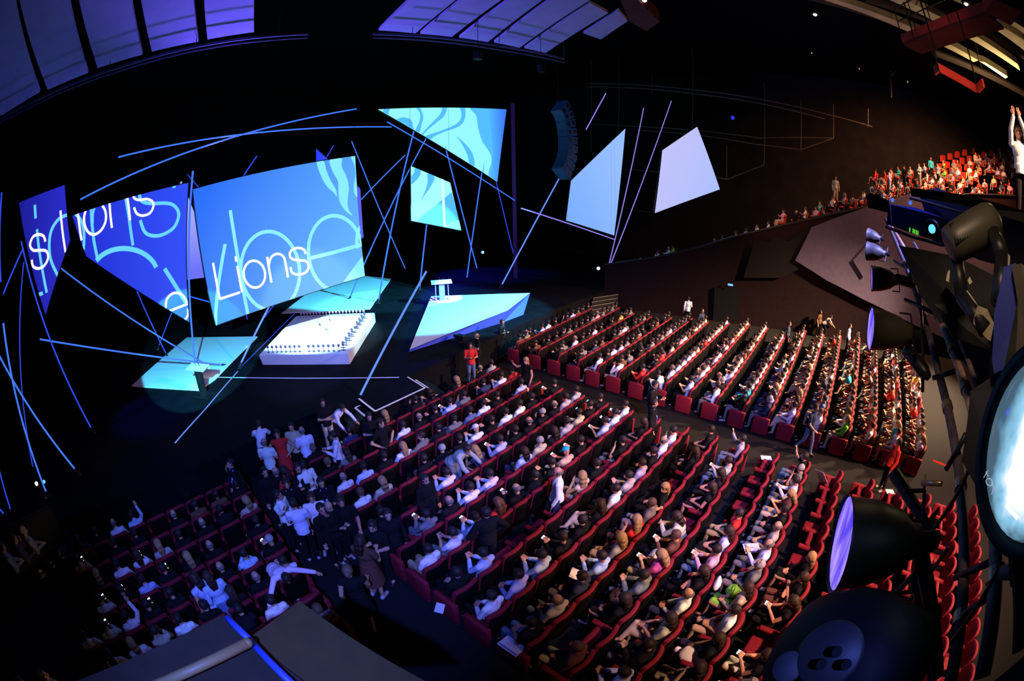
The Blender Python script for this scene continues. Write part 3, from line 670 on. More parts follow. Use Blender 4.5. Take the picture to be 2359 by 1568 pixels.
POSES = {
 's1': SIT,
 's2': dict(SIT, el=((-.23, -.03, .80), (.23, -.03, .80)), wr=((-.06, .17, .88), (.06, .17, .88)), hdir=((.3, .6, .6), (-.3, .6, .6)), pitch=-28, curl=.8),
 's3': dict(SIT, el=((-.24, -.08, .80), (.24, -.08, .80)), wr=((.08, .03, .86), (-.08, .05, .82)), hdir=((1, .0, .1), (-1, 0, .1)), yaw=15),
 's4': dict(SIT, el=((-.27, .02, .80), (.25, -.12, .76)), wr=((-.10, -.01, 1.06), (.06, .14, .68)), hdir=((.2, .0, 1), (-.5, .8, -.2)), tilt=10, yaw=-20, pitch=-14),
 's5': dict(SIT, kn=((-.10, .36, .56), (.03, .37, .68)), an=((-.12, .40, .11), (-.26, .48, .44)), toe=((-.14, .55, .05), (-.34, .60, .42)), el=((-.25, -.06, .78), (.25, -.06, .78)), wr=((-.04, .2, .74), (.07, .22, .76)), yaw=-12),
 's6': dict(SIT, el=((-.25, -.12, .76), (.27, .04, .98)), wr=((-.09, .13, .68), (.22, .16, 1.22)), hdir=((.5, .8, -.2), (0, .1, 1)), pitch=4, curl=.9),
 's7': dict(SIT, sh=((-.185, -.22, 1.0), (.185, -.16, 1.0)), el=((-.42, -.3, .96), (.25, -.1, .76)), wr=((-.60, -.14, 1.02), (.08, .15, .69)), hdir=((-.6, .3, -.4), (-.5, .8, -.2)), yaw=65),
 's8': dict(SIT, nk=(0, .05, 1.0), hd=(0, .13, 1.13), sh=((-.185, .02, .93), (.185, .02, .93)), el=((-.2, .24, .70), (.2, .24, .70)), wr=((-.05, .40, .80), (.05, .42, .78)), hdir=((.5, .5, .3), (-.5, .5, .2)), pitch=-30),
 'a1': STD,
 'a2': dict(STD, el=((-.24, .04, 1.12), (.24, .04, 1.12)), wr=((.07, .2, 1.16), (-.07, .22, 1.12)), hdir=((1, 0, .1), (-1, 0, .1)), pitch=-10),
 'a3': dict(STD, el=((-.25, -.03, 1.11), (.30, .12, 1.36)), wr=((-.25, .08, .87), (.34, .30, 1.52)), hdir=((0, .3, -1), (0, .4, 1)), yaw=20),
 'a4': dict(STD, pel=(0, -.22, .92), nk=(0, .14, 1.30), hd=(0, .25, 1.40), sh=((-.19, .1, 1.25), (.19, .1, 1.25)), el=((-.3, .25, 1.04), (.3, .27, 1.04)), wr=((-.3, .42, .88), (.3, .45, .88)), hdir=((0, .8, -.5), (0, .8, -.5)), pitch=-35, kn=((-.1, -.08, .5), (.1, -.04, .5)), an=((-.12, -.2, .09), (.12, -.12, .09)), toe=((-.14, -.05, .04), (.14, .03, .04))),
 'a5': dict(STD, kn=((-.09, .16, .52), (.09, -.08, .5)), an=((-.1, .22, .1), (.1, -.32, .16)), toe=((-.11, .37, .05), (.1, -.2, .05)), el=((-.25, -.12, 1.12), (.25, .08, 1.13)), wr=((-.24, -.04, .9), (.22, .28, 1.02)), hdir=((0, .3, -1), (0, .8, 0))),
 'a6': dict(STD, el=((-.40, -.04, 1.16), (.40, -.04, 1.16)), wr=((-.2, .08, 1.0), (.2, .08, 1.0)), hdir=((.8, .2, -.4), (-.8, .2, -.4))),
 'a7': dict(STD, pel=(0, -.35, .92), nk=(0, .10, 1.16), hd=(0, .22, 1.14), sh=((-.2, .04, 1.12), (.2, .04, 1.12)), el=((-.42, .12, .98), (.42, .16, .98)), wr=((-.62, .22, .86), (.62, .28, .86)), hdir=((-.6, .5, -.5), (.6, .5, -.5)), pitch=-50, curl=.15, an=((-.12, -.3, .09), (.12, -.3, .09)), toe=((-.14, -.15, .04), (.14, -.15, .04)), kn=((-.1, -.2, .5), (.1, -.2, .5))),
 'a8': dict(STD, el=((-.17, .12, 1.62), (.17, .12, 1.62)), wr=((-.07, .2, 1.86), (.07, .2, 1.86)), hdir=((.1, .1, 1), (-.1, .1, 1)), curl=.1, pitch=2),
 'a9': dict(STD, el=((-.24, .06, 1.14), (.24, .06, 1.14)), wr=((-.1, .27, 1.2), (.1, .27, 1.2)), hdir=((.3, .8, .3), (-.3, .8, .3)), pitch=-18, curl=.7),
}
def head_matrix(P):
    return Matrix.Translation(P['hd']) @ Matrix.Rotation(rad(P['yaw']), 4, 'Z') @ Matrix.Rotation(rad(P['pitch']), 4, 'X') @ Matrix.Rotation(rad(P['tilt']), 4, 'Y')
def torso(mb, P, g):
    pel, nk = Vector(P['pel']), Vector(P['nk']); ax = (nk-pel).normalized(); rot = ax.to_track_quat('Z', 'Y').to_matrix()
    shd = (Vector(P['sh'][1])-Vector(P['sh'][0])).normalized()
    fy = ax.cross(shd).normalized(); sx = fy.cross(ax).normalized(); rot = Matrix((sx, fy, ax)).transposed()
    if fy.y < 0 and abs(P['yaw']) < 90 and fy.y < -.2: pass
    mb.ball(lerp(pel, nk, .0 if g == 0 or P['sit'] else .14), (.165+g, .125+g, .13+g), 16, 10, rot=rot)
    mb.ball(lerp(pel, nk, .3), (.145+g, .11+g, .17+g), 16, 10, rot=rot)
    mb.ball(lerp(pel, nk, .66), (.168+g, .115+g, .17+g), 16, 10, rot=rot)
    capsule(mb, P['sh'][0], P['sh'][1], .054+g, .054+g)
    capsule(mb, lerp(pel, nk, .9), nk, .075+g, .055+g)
def limbs_arm(mb, P, g, frac=1.0):
    for i in (0, 1):
        s, e, w_ = Vector(P['sh'][i]), Vector(P['el'][i]), Vector(P['wr'][i])
        if frac >= 2: capsule(mb, s, e, .051+g, .042+g); capsule(mb, e, lerp(e, w_, .94), .044+g, .033+g)
        else:
            capsule(mb, s, lerp(s, e, min(1, frac)), .055+g*1.4, .047+g*1.4)
def legs(mb, P, g, frac=1.0):
    for i in (0, 1):
        sx = -.09 if i == 0 else .09
        h = Vector(P['pel'])+Vector((sx, .0, -.02)); k, a = Vector(P['kn'][i]), Vector(P['an'][i])
        capsule(mb, h, k, .088+g, .058+g); 
        if frac > 1: capsule(mb, k, a, .056+g, .038+g*1.2)
def hand(mb, w_, d, side, curl):
    w_ = Vector(w_); d = Vector(d).normalized()
    up = Vector((0, 0, 1)) if abs(d.z) < .8 else Vector((0, 1, 0))
    side_v = d.cross(up).normalized()*(1 if side else -1); n_ = side_v.cross(d).normalized()
    if n_.z > 0 and abs(d.z) < .8: n_ = -n_
    c = w_+d*.05
    rot = Matrix((side_v, n_, d)).transposed()
    mb.ball(c, (.042, .019, .052), 10, 8, rot=rot)
    for k, (off, L) in enumerate(((-.031, .066), (-.0105, .078), (.0105, .073), (.031, .058))):
        b = w_+d*.088+side_v*off; sp = (d+side_v*off*3.2).normalized()
        j1 = b+sp*L*.5; d2 = (sp*(1-curl*.6)+n_*curl).normalized(); j2 = j1+d2*L*.55
        capsule(mb, b, j1, .0098, .0092, 6); capsule(mb, j1, j2, .0092, .0082, 6)
    tb = w_+d*.03-side_v*.036; t1_ = tb-side_v*.022+d*.03; t2_ = t1_+d*.03+n_*curl*.02
    capsule(mb, tb, t1_, .012, .0105, 6); capsule(mb, t1_, t2_, .0105, .009, 6)
def head_shape(mb, P):
    M = head_matrix(P); R3 = M.to_3x3()
    def b(c, r, **k): mb.ball(M @ Vector(c), r, 14, 10, rot=R3)
    b((0, -.012, .025), (.078, .095, .098)); b((0, .012, -.035), (.062, .078, .078)); b((0, .045, -.085), (.033, .034, .028))
    capsule(mb, M @ Vector((0, .085, .012)), M @ Vector((0, .104, -.026)), .0125, .016, 8)
    for s in (-1, 1): mb.ball(M @ Vector((.079*s, -.012, -.01)), (.013, .02, .032), 8, 6, rot=R3); mb.ball(M @ Vector((.035*s, .074, .012)), .014, 8, 6)
    capsule(mb, M @ Vector((-.022, .083, -.058)), M @ Vector((.022, .083, -.058)), .011, .011, 8)
    capsule(mb, Vector(P['nk'])-Vector((0, 0, .03)), M @ Vector((0, -.015, -.05)), .056, .05)
def body_mesh(P, voxel=.0095):
    mb = MB(); torso(mb, P, 0); limbs_arm(mb, P, 0, 2); legs(mb, P, 0, 2); head_shape(mb, P)
    for i in (0, 1):
        e, w_ = Vector(P['el'][i]), Vector(P['wr'][i]); capsule(mb, lerp(e, w_, .8), w_+Vector(P['hdir'][i]).normalized()*.02, .032, .027)
        if voxel < .02: hand(mb, w_, P['hdir'][i], i, P['curl'])
        else: mb.ball(w_+Vector(P['hdir'][i]).normalized()*.07, .045, 8, 6)
        capsule(mb, P['an'][i], P['toe'][i], .04, .032)
    me = remesh(mb, voxel, [SKIN, EYEM, LIPM], 2 if voxel < .02 else 1)
    if voxel < .02:
        Mi = head_matrix(P).inverted(); idx = [0]*len(me.polygons)
        for p in me.polygons:
            q = Mi @ p.center
            if q.y > .06 and abs(q.z) < .12:
                if abs(abs(q.x)-.034) < .015 and abs(q.z-.012) < .0085 or (abs(abs(q.x)-.034) < .021 and abs(q.z-.034) < .005): idx[p.index] = 1
                elif abs(q.x) < .026 and abs(q.z+.058) < .009: idx[p.index] = 2
        me.polygons.foreach_set('material_index', idx)
    return me
def top_mesh(P, kind, voxel=.014):
    mb = MB(); torso(mb, P, .014 if kind != 'jacket' else .024); limbs_arm(mb, P, .012 if kind != 'jacket' else .02, {'tee': .62, 'shirt': 2, 'jacket': 2, 'vest': .12}[kind])
    if kind in ('shirt', 'jacket'):
        nk = Vector(P['nk']); mb.lathe(nk-Vector((0, 0, .05)), nk+Vector((0, -.004, .022)), [(0, .09), (1, .066)], 12)
    if not P['sit'] and P['pel'][2] > .8:
        pel, nk = Vector(P['pel']), Vector(P['nk']); d = (nk-pel).normalized(); mb.lathe(pel+d*.1, pel-d*.06, [(0, .15), (1, .175)], 14)
    return remesh(mb, voxel, CLOTH)
def bottom_mesh(P, kind, voxel=.014):
    mb = MB(); pel = Vector(P['pel'])
    if kind == 'trousers': legs(mb, P, .012, 2); mb.ball(pel, (.178, .138, .13), 14, 8)
    elif kind == 'shorts': legs(mb, P, .018, .8); mb.ball(pel, (.18, .14, .13), 14, 8)
    else:
        if P['sit']:
            mb.ball(pel, (.18, .14, .13), 14, 8)
            for a, b in ((0, 0), (1, 1), (0, 1)):
                capsule(mb, pel+Vector((-.06+.12*a, .0, .0)), lerp(P['kn'][0], P['kn'][1], .15+.7*b)+Vector((0, -.02, .0)), .10, .085)
        else:
            nk = Vector(P['nk']); d = (nk-pel).normalized()
            mb.lathe(pel+d*.12, Vector((pel.x, pel.y*.6, .50)), [(0, .15), (.25, .185), (1, .25)], 18)
    return remesh(mb, voxel, CLOTH)
def shoe_mesh(P, i):
    mb = MB()
    if True:
        a, t = Vector(P['an'][i]), Vector(P['toe'][i]); d = (t-a); d.normalize()
        h = a-Vector((0, 0, .045)); capsule(mb, h-d*.03, t+Vector((0, 0, .0)), .048, .042, 10); capsule(mb, a, h, .046, .046)
    return remesh(mb, .012, SHOEM)
def hair_mesh(kind):
    """in the head's own frame"""
    mb = MB()
    def shell(c, r, cutf):
        n = MB(); n.ball(c, r, 22, 16)
        f = [q for q in n.f if cutf(sum((Vector(n.v[i]) for i in q), Vector())/len(q))]
        return n.v, f
    if kind == 'short': v, f = shell((0, -.02, .035), (.087, .1, .098), lambda p: p.z > .045-(.55*(p.y < .02))*.16 - (p.y < -.04)*.05 and not (p.y > .045 and p.z < .085))
    elif kind == 'grey': v, f = shell((0, -.025, .03), (.088, .1, .095), lambda p: p.z > -.02 and p.y < .02 and not (p.z > .10 and p.y > -.03))
    elif kind in ('long', 'curly'): v, f = shell((0, -.02, .03), (.094, .107, .104), lambda p: (p.z > .05 and p.y < .07) or (p.y < .015))
    elif kind == 'bun': v, f = shell((0, -.02, .033), (.086, .1, .097), lambda p: (p.z > .06 and p.y < .075) or (p.y < 0 and p.z > -.05))
    elif kind == 'cap': v, f = shell((0, -.01, .04), (.09, .105, .09), lambda p: p.z > .035)
    else: v, f = shell((0, -.025, .0), (.084, .098, .06), lambda p: p.y < .0 and abs(p.z) < .05)
    mb.add(v, f)
    if kind in ('long', 'curly'):
        k = .02 if kind == 'curly' else 0
        n0 = MB()
        prof = [((0, -.07, .03), .085), ((0, -.085, -.06), .09+k), ((0, -.09, -.15), .085+k), ((0, -.085, -.23), .06+k)]
        for (a, r0), (b, r1) in zip(prof, prof[1:]):
            for s in (-.03-k, .03+k): capsule(mb, Vector(a)+Vector((s, 0, 0)), Vector(b)+Vector((s, 0, 0)), r0*.62, r1*.62, 10)
    if kind == 'bun': mb.ball((0, -.125, .03), .045, 12, 8)
    if kind == 'cap': mb.prism([(-.07, .07, .035), (.07, .07, .035), (.06, .16, .025), (-.06, .16, .025)], (0, 0, .012))
    me = mb.mesh('hair', HAIRM, True)
    # give the shell thickness
    o = bpy.data.objects.new('t', me); COL.objects.link(o); m = o.modifiers.new('s', 'SOLIDIFY'); m.thickness = .012; m.offset = 1
    dg = bpy.context.evaluated_depsgraph_get(); out = bpy.data.meshes.new_from_object(o.evaluated_get(dg)); bpy.data.objects.remove(o); return out
CACHE = {}
def get(key, fn):
    if key not in CACHE: CACHE[key] = fn()
    return CACHE[key]
SKINS = {'l': (.50, .27, .18), 'm': (.38, .20, .12), 'd': (.17, .085, .05), 'r': (.66, .32, .24)}
COLS = {'w': (.78, .78, .80), 'k': (.007, .007, .008), 'b': (.42, .52, .78), 'n': (.03, .04, .09), 'g': (.16, .16, .17), 'r': (.6, .03, .025), 'p': (.72, .32, .42), 't': (.52, .42, .30),
        'o': (.12, .055, .03), 'y': (.30, .26, .13), 'c': (.03, .40, .48), 'v': (.22, .12, .34), 'e': (.2, .55, .06), 'j': (.10, .16, .26), 'G': (.36, .36, .36), 'm': (.65, .1, .3), 'a': (.7, .38, .12)}
CNAME = {'w': 'white', 'k': 'black', 'b': 'pale blue', 'n': 'navy', 'g': 'dark grey', 'r': 'red', 'p': 'pink', 't': 'beige', 'o': 'brown', 'y': 'olive', 'c': 'turquoise', 'v': 'violet', 'e': 'green', 'j': 'denim blue', 'G': 'grey', 'm': 'magenta', 'a': 'orange'}
HCOL = {'short': (.018, .012, .01), 'long': (.03, .016, .01), 'Long': (.32, .2, .09), 'curly': (.10, .045, .02), 'bald': (.12, .1, .09), 'grey': (.32, .31, .3), 'bun': (.14, .09, .05), 'cap': (.05, .05, .05), 'white_cap': (.8, .8, .85), 'cyan_cap': (.02, .45, .55), 'red_scarf': (.7, .02, .02), 'brown': (.09, .045, .025)}
PEOPLE_N = [0]
def person(loc, rz, pose, top='w', bot='k', hair='short', kind='shirt', bkind='trousers', skin='l', label='', group=None, scale=1.0, hat=None, simple=False, lanyard=False):
    P = POSES[pose]; r = empty('person', loc, rz, label, 'person', group); r.scale = (scale,)*3
    def sub(nm, me, colr, slot=None):
        o = bpy.data.objects.new(nm, me); COL.objects.link(o); o.parent = r; o.color = (*colr, 1); return o
    j = lambda c: tuple(max(0, min(1, x*random.uniform(.85, 1.12))) for x in c)
    sub('body', get(('b', pose), lambda: body_mesh(P)), j(SKINS[skin]))
    sub({'tee': 'tee_shirt', 'shirt': 'shirt', 'jacket': 'jacket', 'vest': 'sleeveless_top'}[kind], get(('t', pose, kind), lambda: top_mesh(P, kind)), j(COLS[top]))
    sub(bkind, get(('p', pose, bkind), lambda: bottom_mesh(P, bkind)), j(COLS[bot]))
    hk = {'red_scarf': 'long', 'Long': 'long', 'white_cap': 'cap', 'cyan_cap': 'cap', 'brown': 'short'}.get(hair, hair)
    h = sub('hair' if hk != 'cap' else 'cap', get(('h', hk), lambda: hair_mesh(hk)), HCOL[hair]); h.matrix_local = head_matrix(P)
    sc3 = random.choice([(.01, .01, .01), (.03, .02, .015), (.4, .4, .42)])
    for i in (0, 1): sub('shoe', get(('s', pose, i), lambda: shoe_mesh(P, i)), sc3)
    if lanyard:
        def mk():
            mb = MB(); pel, nk = Vector(P['pel']), Vector(P['nk']); f_ = Vector((0, .145, 0)); c = lerp(pel, nk, .45)+f_
            for s in (-1, 1): mb.tube(nk+Vector((.07*s, .05, .0)), c, .012, n=6)
            mb.box(c-Vector((0, -.01, .06)), (.09, .01, .12)); return mb.mesh('lanyard', mat('blue_lanyard', (.25, .35, 1), .5, emit=(.01, .02, .12), strength=.8))  # shine of the strap is emission, it is no lamp
        sub('lanyard', get(('l', pose), mk), (1, 1, 1))
    PEOPLE_N[0] += 1
    return r

# ------------------------------------------------------------------ theatre seats
VELVET = mat('red_velvet', (.20, .008, .020), .75, noise=.25, scale=30, spec=.25, bump=.1)
PIPING = mat('dark_red_rim', (.30, .012, .03), .7, noise=.2, scale=30, spec=.2)
SHELL = mat('black_seat_shell', (.003, .0025, .003), .7, spec=.1)
SW = .655
def seat_back_mb(y0, y1, zlo, zhi, hw, inset=0):
    """bent panel between local y0 and y1"""
    nx, nz = 8, 5; v = []; f = []
    for side in (0, 1):
        for k in range(nz+1):
            for i in range(nx+1):
                s = i/nx*2-1; t = k/nz
                edge = 1-abs(s)**5*.10*(t**3); x = s*hw*(1 if t < .8 else 1-(t-.8)*.25)
                z = zlo+(zhi-zlo)*t - (abs(s)**4)*.05*t
                y = (y0 if side == 0 else y1) + .07*s*s - .10*t
                v.append((x, y, z))
    N = (nx+1)*(nz+1); q = lambda sd, k, i: sd*N+k*(nx+1)+i
    for k in range(nz):
        for i in range(nx):
            f.append((q(0, k, i), q(0, k, i+1), q(0, k+1, i+1), q(0, k+1, i))); f.append((q(1, k, i), q(1, k+1, i), q(1, k+1, i+1), q(1, k, i+1)))
    for i in range(nx):
        f.append((q(0, nz, i), q(0, nz, i+1), q(1, nz, i+1), q(1, nz, i))); f.append((q(0, 0, i), q(1, 0, i), q(1, 0, i+1), q(0, 0, i+1)))
    for k in range(nz):
        f.append((q(0, k, 0), q(0, k+1, 0), q(1, k+1, 0), q(1, k, 0))); f.append((q(0, k, nx), q(1, k, nx), q(1, k+1, nx), q(0, k+1, nx)))
    return MB().add(v, f)
def bevelled(mb, m, w_=.03, seg=2):
    me = mb.mesh('x', m, True); o = bpy.data.objects.new('t', me); COL.objects.link(o); b = o.modifiers.new('b', 'BEVEL'); b.width = w_; b.segments = seg; b.limit_method = 'ANGLE'
    dg = bpy.context.evaluated_depsgraph_get(); out = bpy.data.meshes.new_from_object(o.evaluated_get(dg)); bpy.data.objects.remove(o); out.shade_smooth(); return out
SEAT = dict(
 backrest=bevelled(seat_back_mb(-.30, -.21, .42, 1.02, .305), VELVET, .025),
 back_panel=bevelled(seat_back_mb(-.325, -.30, .30, .975, .285), SHELL, .008, 1))
mb = MB(); mb.box((0, .02, .40), (.50, .50, .13)); SEAT['cushion'] = bevelled(mb, VELVET, .05, 3)
mb = MB(); mb.box((0, 0, .25), (.50, .13, .46), Matrix.Rotation(rad(-25), 3, 'X')); mb.v = [(x, y-.05, z+.24) for x, y, z in mb.v]; SEAT['cushion_up'] = bevelled(mb, VELVET, .06, 4)
mb = MB(); mb.box((0, -.02, .62), (.11, .48, .10)); SEAT['armrest'] = bevelled(mb, VELVET, .03, 2)
mb = MB(); mb.box((0, -.02, .29), (.06, .40, .56)); SEAT['side_support'] = bevelled(mb, SHELL, .01, 1)
mb = MB(); mb.box((0, -.05, .34), (.12, .62, .62)); SEAT['end_panel'] = bevelled(mb, VELVET, .03, 2)
def seat(loc, rz, label, up=False, end=0, group=None):
    r = empty('theatre_seat', loc, rz, label, 'theatre seat', group)
    def sub(nm, key=None, x=0):
        o = bpy.data.objects.new(nm, SEAT[key or nm]); COL.objects.link(o); o.parent = r; o.location.x = x; return o
    sub('backrest'); sub('back_panel'); sub('cushion', 'cushion_up' if up else 'cushion')
    sub('armrest', x=-SW/2); sub('side_support', x=-SW/2)
    if end: sub('end_panel', x=SW/2*end if end > 0 else -SW/2)
    if end > 0: sub('armrest', x=SW/2)
    return r

def merge_mesh(name, items, mats):
    """items: (mesh, matrix, slot list) merged in one mesh"""
    import numpy as np
    V, L, LS, LT, MI = [], [], [], [], []; vo = lo = 0
    for me, M, slots in items:
        c = CACHE.get(('np', me.name))
        if c is None:
            v = np.empty(len(me.vertices)*3, np.float32); me.vertices.foreach_get('co', v)
            l = np.empty(len(me.loops), np.int32); me.loops.foreach_get('vertex_index', l)
            ls = np.empty(len(me.polygons), np.int32); me.polygons.foreach_get('loop_start', ls)
            lt = np.empty(len(me.polygons), np.int32); me.polygons.foreach_get('loop_total', lt)
            c = CACHE[('np', me.name)] = (v.reshape(-1, 3), l, ls, lt)
        v, l, ls, lt = c; A = np.array(M, dtype=np.float32)
        V.append(v @ A[:3, :3].T + A[:3, 3]); L.append(l+vo); LS.append(ls+lo); LT.append(lt); MI.append(np.full(len(ls), slots, np.int32)); vo += len(v); lo += len(l)
    V = np.concatenate(V); L = np.concatenate(L); LS = np.concatenate(LS); LT = np.concatenate(LT); MI = np.concatenate(MI)
    me = bpy.data.meshes.new(name); me.vertices.add(len(V)); me.vertices.foreach_set('co', V.ravel()); me.loops.add(len(L)); me.loops.foreach_set('vertex_index', L)
    me.polygons.add(len(LS)); me.polygons.foreach_set('loop_start', LS); me.polygons.foreach_set('loop_total', LT); me.polygons.foreach_set('material_index', MI)
    for m in mats: me.materials.append(m)
    me.update(); me.validate(); me.shade_smooth(); o = bpy.data.objects.new(name, me); COL.objects.link(o); return o

# ------------------------------------------------------------------ seating plan: (v at the left end, v at the right end) of every row's backs
ORD = 'first second third fourth fifth sixth seventh eighth ninth tenth eleventh twelfth thirteenth fourteenth fifteenth sixteenth seventeenth eighteenth nineteenth twentieth twenty-first twenty-second twenty-third'.split()
MIDR = [(9.93, 10.85), (9.0, 9.75), (8.12, 8.8), (7.29, 7.82), (6.4, 6.92), (5.63, 5.97), (4.83, 5.06), (4.0, 4.1), (3.18, 3.13), (2.3, 2.17), (1.44, 1.17), (.58, .2), (-.32, -.81), (-1.22, -1.9), (-2.1, -2.98), (-3.0, -4.06), (-3.9, -5.1), (-4.9, -6.1), (-5.9, -7.1)]
FARR = [(12.2, 13.2, 22.4), (10.96, 11.93, 23.2), (9.9, 10.65, 23), (8.9, 9.5, 23), (7.95, 8.48, 23.6), (7.0, 7.4, 24), (6.0, 6.39, 24.1), (5.03, 5.25, 24.9), (4.0, 4.1, 25.2), (2.95, 2.96, 25.6), (1.9, 1.71, 26.2), (.95, .62, 26.7), (0, -.59, 27), (-1.05, -1.75, 27.3), (-2.1, -3.1, 27.9), (-3.1, -4.3, 28), (-4.2, -5.8, 28.3), (-5.3, -7.2, 28.3)]
NEARR = [10.57, 9.72, 8.87, 7.98, 7.18, 6.42, 5.68, 4.92]
SEATS = []     # dict(block,row,i,loc,rz,end)
def add_row(block, row, x0, n, va, vb, xa, xb):
    sl = (vb-va)/(xb-xa); rz = math.atan(sl)
    for i in range(n):
        x = x0+SW*(i+.5); v_ = va+(x-xa)*sl
        SEATS.append(dict(block=block, row=row, i=i, loc=Vector((x, v_+.40, 0)), rz=rz, end=(-1 if i == 0 else (1 if i == n-1 else 0)), occ=None))
for k, (a, b) in enumerate(MIDR): add_row('middle', k, 2.88, 13, a, b, 2.8, 11.4)
for k, (a, b, xe) in enumerate(FARR): add_row('far', k, 14.0, int((xe-14.0)/SW), a, b, 14, xe)
for k, a in enumerate(NEARR): add_row('near', k, 1.05-SW*9, 9, a-SW*9*.125, a, 1.05-SW*9, 1.05)
def inside(px, py, poly):
    c = False
    for i in range(len(poly)):
        (x1, y1), (x2, y2) = poly[i-1], poly[i]
        if (y1 > py) != (y2 > py) and px < (x2-x1)*(py-y1)/(y2-y1)+x1: c = not c
    return c
BOOTH_PX = [(150, 1600), (515, 1440), (560, 1470), (690, 1405), (960, 1600)]
DARK_PX = [(-50, 1250), (100, 1260), (190, 1330), (150, 1600), (-50, 1600)]
for s in SEATS:
    hp = s['loc']+Vector((0, -.18, 1.3)); s['px'] = project(hp); x, y = s['px']
    s['vis'] = -10 < x < 2390 and -10 < y < 1600 and not inside(x, y, BOOTH_PX) and not inside(x, y, DARK_PX)
    s['d'] = (hp-EYE).length
SEATS = [s for s in SEATS if s['vis']]
CROPS = dict(A=(500, 800, 4.48), B=(900, 780, 4.48), C=(850, 1100, 3.35), D=(1300, 900, 4.48), E=(1300, 1200, 4.26), F=(150, 1150, 3.752), G=(500, 1100, 3.92), H=(1000, 1000, 2.621), K=(1200, 650, 2.359), R=(1800, 850, 2.184))
def cp(c, x, y): a, b, s = CROPS[c]; return a+x/s, b+y/s
